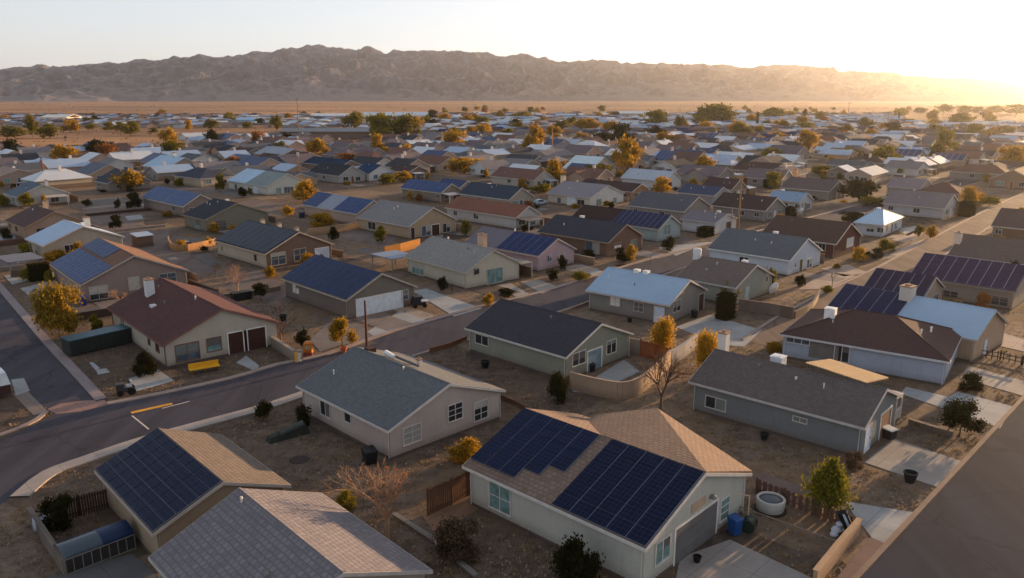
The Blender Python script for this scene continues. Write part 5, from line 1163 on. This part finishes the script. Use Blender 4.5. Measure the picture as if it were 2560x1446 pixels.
# tunnel shelter with hooped transparent cover, lower left
p0=at(165,1440); p1=at(340,1372); d=(p1-p0); L=d.length; d.normalize(); cc=(p0+p1)/2+Vector((-d.y,d.x,0))*1.0
r=empty('tunnel_shelter',cc,math.atan2(d.y,d.x),'long hooped shelter with blue and clear plastic cover at lower left','shelter'); n=10
def hoop(x,k): a=math.pi*k/n; return (x,-1.0*math.cos(a),1.0+.55*math.sin(a))
cov=D.materials.new('clear_cover'); cov.use_nodes=True; bs=cov.node_tree.nodes['Principled BSDF']; bs.inputs['Base Color'].default_value=(.06,.08,.10,1); bs.inputs['Roughness'].default_value=.15; bs.inputs['Alpha'].default_value=.75
for nm,xa,xb,m in (('clear_sheet',-L/2,L*.05,cov),('blue_sheet',L*.05,L/2,plain((14,36,72),.4))):
    b=MB()
    for i in range(6):
        for k in range(n):
            a=xa+(xb-xa)*i/6; c=xa+(xb-xa)*(i+1)/6; b.quad([hoop(a,k),hoop(c,k),hoop(c,k+1),hoop(a,k+1)])
    b.obj(nm,m,r,smooth=True)
b=MB()
for i in range(9):
    x=-L/2+L*i/8
    for s in (-1,1): b.tube((x,s,0),(x,s,1),.03,.03,5)
for s in (-1,1):
    for z in (.05,1.0): b.tube((-L/2,s,z),(L/2,s,z),.03,.03,5)
b.obj('frame',plain((120,112,106)),r); b=MB(); b.quad([(-L/2,-.98,0),(L/2,-.98,0),(L/2,-.98,1),(-L/2,-.98,1)]); b.quad([(-L/2,.98,0),(L/2,.98,0),(L/2,.98,1),(-L/2,.98,1)]); b.obj('side_mesh',plain((46,44,46)),r); BLOCK.append((cc.x,cc.y,math.atan2(d.y,d.x),L/2,1.2))
r=rt('white_tank',112,1325,30,'white strapped tank beside the narrow grey wall','tank'); b=MB(); b.tube((-.6,0,.55),(.7,0,.55),.5,.5,16); b.obj('tank_body',plain((178,184,196),.5),r); b=MB(); b.tube((-.25,0,.55),(-.18,0,.55),.52,.52,16); b.tube((.25,0,.55),(.32,0,.55),.52,.52,16); b.obj('strap',plain((40,44,50)),r)
r=rt('golf_bag',2128,1338,20,'black and white golf bag leaning at the picket fence end','bag'); b=MB(); b.tube((0,0,.1),(-.5,.5,1.5),.28,.32,10); b.obj('bag_body',plain((26,26,32)),r); b=MB(); b.tube((-.12,-.2,.2),(-.6,.28,1.5),.1,.1,8); b.obj('stripe_panel',plain((170,180,190)),r)
r=rt('white_sacks',2090,1335,0,'pile of white and grey sacks by the picket fence','sacks'); b=MB()
for q in ((0,0,.3,.35),(.5,.2,.25,.3),(-.3,-.4,.22,.28),(.2,.1,.65,.25)): b.lathe([(0,q[2]-q[3]*.7),(q[3]*.8,q[2]-q[3]*.5),(q[3],q[2]),(q[3]*.7,q[2]+q[3]*.5),(0,q[2]+q[3]*.62)],9,0,(q[0],q[1]))
b.obj('sack_heap',plain((186,190,200)),r)
r=rt('covered_machine',720,1092,40,'dark tarpaulin covered machine in the dirt yard left of the stucco house','machinery'); b=MB(); b.hexa([(-1.8,-.5,0),(1.8,-.6,0),(1.8,.6,0),(-1.8,.5,0),(-1.6,-.3,.45),(1.5,-.4,.85),(1.5,.4,.85),(-1.6,.3,.45)]); b.obj('tarpaulin',plain((44,46,42)),r); b=MB(); b.tube((-.8,-.25,.5),(1.3,-.3,.95),.22,.3,10); b.obj('cover_roll',plain((66,72,70)),r)
tree('d',760,1015,1062,36,'dark round shrub at the far corner of the grey stucco house',trunk=0); tree('d',660,1005,1050,44,'dark spiky shrub beside the covered machine','v',trunk=.2); tree('d',150,1245,1325,84,'black green shrub inside the lower left fenced yard','v',trunk=.05)
r=rt('porch_frame',2266,1062,0,'white railed porch frame at the right side of the blue grey house','porch') if 0 else None
# white railed porch on house C
b=MB(); x0=hC.W/2; y0=-hC.L/2
for q in ((x0+2.0,y0+.5),(x0+2.0,y0+3.6),(x0+.1,y0+.5)): b.box(q[0]-.05,q[0]+.05,q[1]-.05,q[1]+.05,0,2.3)
b.obj('porch_post',plain((200,198,198)),hC.root); b=MB(); b.box(x0-.1,x0+2.1,y0+.4,y0+3.7,2.3,2.4); b.obj('porch_beam',plain((176,172,172)),hC.root)
b=MB(); [b.box(x0+.2+k*.22,x0+.24+k*.22,y0+.48,y0+.52,.2,1.1) for k in range(8)]; b.box(x0+.1,x0+2,y0+.46,y0+.54,1.1,1.16); b.obj('railing',plain((190,188,188)),hC.root)
# lean to roof piece on house C's ridge, sunlight put into its tan colour; white chimney stack
rr=hC.e+hC.rise; b=MB(); y1=-hC.L/2+1.6; y2=y1+5.2
for k in range(16):
    xa,xb=-.05+k*.36,-.05+(k+1)*.36+.05; za=lambda x,t:rr+.2-x*.2+t*.55
    b.hexa([(xa,y1,za(xa,0)-.05),(xb,y1,za(xb,0)-.05),(xb,y2,za(xb,1)-.05),(xa,y2,za(xa,1)-.05),(xa,y1,za(xa,0)+.02),(xb,y1,za(xb,0)+.075),(xb,y2,za(xb,1)+.075),(xa,y2,za(xa,1)+.02)])
b.obj('raised_roof',roofmat((176,150,116),'shingle'),hC.root)
chimney(hC,.5,hC.L/2-.6,.8,.8,1.9,(210,206,202))
boxvent(hC,1.6,2.2,1.1,.9,plain((205,212,220)),'white_cooler')
chimney(hB,2.4,.2,.35,.35,.7,(215,205,195)); z=rz_at(hB,1.2); b=MB(); b.tube((.9,-1.6,z+.5),(1.2,2.2,z+.4),.12,.12,8); b.tube((.9,2.0,z+.45),(1.0,3.4,z+.55),.2,.25,8,1); b.obj('roof_duct',[plain((90,90,96)),plain((215,215,218))],hB.root); b=MB(); b.box(.2,1.0,4.9,5.7,rz_at(hB,.3)-.2,rz_at(hB,.3)+.35); b.obj('roof_hatch',plain((70,44,36)),hB.root)
# cream house porch (pale grey roof)
b=MB(); X=h17.W/2; Y=-h17.L/2
b.box(X+.1,X+2.6,Y+.2,Y+5,2.3,2.42); b.obj('porch_roof',roofmat((134,132,130)),h17.root); b=MB(); b.box(X+2.4,X+2.55,Y+.3,Y+.45,0,2.3); b.box(X+2.4,X+2.55,Y+4.6,Y+4.75,0,2.3); b.obj('porch_post',plain((200,192,180)),h17.root)
# carport beside it
r=rt('carport',985,672,-46,'flat blue grey carport left of the cream house','carport'); b=MB(); b.box(-3,3,-2.5,2.5,2.3,2.42); b.obj('roof',roofmat((110,124,146),'metal'),r)
for s in ((-2.8,-2.3),(2.8,-2.3),(-2.8,2.3),(2.8,2.3)): b=MB(); b.box(s[0]-.06,s[0]+.06,s[1]-.06,s[1]+.06,0,2.3); b.obj('post',plain((130,120,110)),r)
r=rt('carport',55,680,-44,'grey flat carport at the left edge behind the terrace walls','carport'); b=MB(); b.box(-3.6,3.6,-2.6,2.6,2.3,2.45); b.obj('roof',roofmat((92,90,98),'metal'),r)
for s in ((-3.4,-2.4),(3.4,-2.4),(-3.4,2.4),(3.4,2.4)): b=MB(); b.box(s[0]-.08,s[0]+.08,s[1]-.08,s[1]+.08,0,2.3); b.obj('post',plain((130,120,110)),r)
# ---------------------------------------------------------------- power lines
def wire(a,b_,label):
    r=empty('power_line',a,0,label,'wire'); m=MB(); n=14; d=b_-a
    for i in range(n):
        t,u=i/n,(i+1)/n; m.tube(d*t-Vector((0,0,4*1.2*t*(1-t))),d*u-Vector((0,0,4*1.2*u*(1-u))),.015,.015,3,cap=False)
    m.obj('cable',plain((40,36,36)),r)
# ---------------------------------------------------------------- dry grass tufts and stones on the bare ground
R=random.Random(21); g=MB(); st=MB(); TOT=9000
def free(x,y):
    for bx_,by_,rot,hw,hl in BLOCK:
        dx,dy=x-bx_,y-by_
        if dx*dx+dy*dy<(hw+hl)**2*1.1:
            c,s=math.cos(-rot),math.sin(-rot); lx,ly=dx*c-dy*s,dx*s+dy*c
            if abs(lx)<hw and abs(ly)<hl: return False
    for p in POLYS:
        if inpoly(x,y,p): return False
    return True
near=[b_ for b_ in BLOCK if math.hypot(b_[0],b_[1])<190]; BL_all=BLOCK; BLOCK=near
n=0; tries=0
while n<TOT and tries<42000:
    tries+=1; Y=R.uniform(500,1500); X=R.uniform(-60,2620); 
    if Y<620 and R.random()<.5: continue
    p=at(X,Y); 
    if noise.noise(Vector((p.x*.12,p.y*.12,3)))<-.08 and R.random()<.75: continue
    if not free(p.x,p.y): continue
    n+=1
    if R.random()<.68:
        s=R.uniform(.07,.2)*(1+.008*p.y)
        for k in range(5):
            a=R.uniform(0,6.3); d=Vector((math.cos(a),math.sin(a),0)); q=Vector((p.x,p.y,0))+d*R.uniform(0,s); t=Vector((-d.y,d.x,0))*s*.16
            g.quad([q-t,q+t,q+d*s*.6+Vector((0,0,s*R.uniform(.5,1.1)))])
    else:
        s=R.uniform(.04,.13)
        pts=[(p.x+s*math.cos(a)*R.uniform(.7,1.2),p.y+s*math.sin(a)*R.uniform(.7,1.2)) for a in (0,1.25,2.5,3.8,5)]
        top=[(p.x+(u-p.x)*.5,p.y+(v-p.y)*.5,s*.7) for u,v in pts]; i=len(st.v); st.v+=[(u,v,-.01) for u,v in pts]+top
        for k in range(5): st.f.append((i+k,i+(k+1)%5,i+5+(k+1)%5,i+5+k)); st.m.append(0)
        st.f.append(tuple(i+5+k for k in range(5))); st.m.append(0)
tag(g.obj('dry_grass',LEAF['y']),kind='stuff'); tag(st.obj('gravel',plain((138,118,102))),kind='stuff')
# sage scrub far out on the desert (low bushes as ground cover)
R=random.Random(5); g=MB(); k=0
for _ in range(1500):
    Y=R.uniform(256,300)**1.0; X=R.uniform(-50,2600)
    if X<700 and R.random()<.35: Y=R.uniform(318,368)
    p=at(X,Y); s=R.uniform(.35,.9)*(1+p.y/2500)
    if 312>Y>300: continue
    for q in range(3): leafquad(g,Vector((p.x+R.gauss(0,s),p.y+R.gauss(0,s),s*.4)),s*.8,R)
tag(g.obj('desert_scrub',LEAF['s']),kind='stuff')

# ---------------------------------------------------------------- mountains
prof=[(-900,215),(-500,205),(-200,190),(0,178),(50,170),(100,166),(150,168),(200,160),(250,156),(300,158),(365,145),(400,150),(430,142),(480,141),(500,136),(550,140),(600,133),(640,127),(680,134),(740,122),(785,115),(820,122),(860,121),(880,123),(925,120),(960,130),(1000,128),(1040,126),(1080,131),(1120,131),(1170,129),(1210,136),(1260,143),(1300,136),(1340,143),(1400,152),(1440,155),(1480,151),(1530,155),(1600,160),(1680,161),(1740,163),(1810,163),(1880,170),(1920,164),(1990,161),(2030,170),(2060,170),(2120,180),(2180,180),(2250,187),(2300,190),(2400,196),(2450,200),(2500,207),(2560,213),(2700,222),(3000,232),(3600,238)]
def skyline(x):
    for i in range(len(prof)-1):
        if prof[i][0]<=x<=prof[i+1][0]:
            t=(x-prof[i][0])/(prof[i+1][0]-prof[i][0]); return prof[i][1]*(1-t)+prof[i+1][1]*t
    return 238
D0,D1,NR,NC=4300.,7600.,190,1000
RID=.72
def ridged(v,o=6):
    a=1;s=0;f=1;w_=1
    for _ in range(o):
        n=1-abs(noise.noise(v*f)); n*=n; s+=n*a*w_; w_=min(1,max(0,n*1.6)); a*=.5; f*=2.05
    return s
b=MB(); cols=[]
for i in range(NC+1):
    x=-900+4500*i/NC; az=math.atan((x-CX)/(F*1.0291)); yy=skyline(x)
    q=at(x,9999) if 0 else None
    dx=(x-CX)/F; dy=-(yy-CY)/F; d=Vector((dx,cP+dy*sP,-sP+dy*cP)); hd=math.hypot(d.x,d.y); tan=d.z/hd
    top=H+tan*(D0+(D1-D0)*RID)
    u=Vector((d.x/hd,d.y/hd)); cols.append((u,top))
for j in range(NR+1):
    t=j/NR; dist=D0+(D1-D0)*t
    for u,top in cols:
        x,y=u.x*dist,u.y*dist
        s=min(1,t/RID); 
        env=(s**1.7)*.92+.08*s if t<=RID else max(0,1-(t-RID)/(1-RID))**1.2
        n=ridged(Vector((x*.0029+noise.noise(Vector((x*.001,y*.001,4)))*.8,y*.0015,1.3)),7); n2=noise.noise(Vector((x*.0009,y*.0008,7)))
        foot=max(0,ridged(Vector((x*.0018,y*.0012,9)),4)-.9)*max(0,1-abs(s-.4)/.34)*110
        near=1-abs(t-RID)/RID if t<=RID else 1
        amp=min(1,s*1.25)*(1-s**8*.75)
        z=top*env+(n-1.2)*200*amp*(1-.62*s**4)*min(1,top/330)+n2*40*amp+foot*min(1,top/250)
        if s>.9: z+=0
        if s>.25: z+=(ridged(Vector((x*.0075,y*.005,2)),4)-1.1)*20*min(1,(s-.25)*3)*min(1,top/300)
        if t<.1: z*=t/.1
        b.v.append((x,y,max(-2,z)-1.0*(1-t)))
for j in range(NR):
    for i in range(NC): a=j*(NC+1)+i; b.f.append((a,a+1,a+NC+2,a+NC+1)); b.m.append(0)
m,n_,bs=newmat('mountain_rock'); tc=N(n_,'ShaderNodeTexCoord'); o=tc.outputs['Object']
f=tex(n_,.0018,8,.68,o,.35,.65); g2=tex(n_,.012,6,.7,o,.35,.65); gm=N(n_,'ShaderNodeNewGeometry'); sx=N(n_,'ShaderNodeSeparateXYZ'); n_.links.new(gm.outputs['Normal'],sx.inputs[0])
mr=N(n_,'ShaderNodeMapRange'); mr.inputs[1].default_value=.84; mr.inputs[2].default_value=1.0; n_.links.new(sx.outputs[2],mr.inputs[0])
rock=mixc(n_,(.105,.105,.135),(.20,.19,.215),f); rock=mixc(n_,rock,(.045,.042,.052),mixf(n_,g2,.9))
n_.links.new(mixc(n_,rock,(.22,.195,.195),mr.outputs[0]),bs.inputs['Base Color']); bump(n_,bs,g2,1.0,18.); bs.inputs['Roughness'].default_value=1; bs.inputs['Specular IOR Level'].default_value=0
mo=b.obj('mountains',m,smooth=True); tag(mo,kind='structure')
# ---------------------------------------------------------------- haze
b=MB(); b.box(-12100,12100,-100,16100,-1.5,540); hz=D.materials.new('haze'); hz.use_nodes=True; n_=hz.node_tree; n_.nodes.remove(n_.nodes['Principled BSDF'])
v=N(n_,'ShaderNodeVolumePrincipled'); v.inputs['Color'].default_value=(.95,.93,.92,1); v.inputs['Density'].default_value=4e-5; v.inputs['Anisotropy'].default_value=.78
n_.links.new(v.outputs[0],n_.nodes['Material Output'].inputs['Volume']); ho=b.obj('haze',hz); tag(ho,kind='stuff')
SC.cycles.volume_bounces=1; SC.cycles.max_bounces=6; SC.cycles.transparent_max_bounces=8
# every part and thing of the same kind gets its repeats named by Blender's own suffix
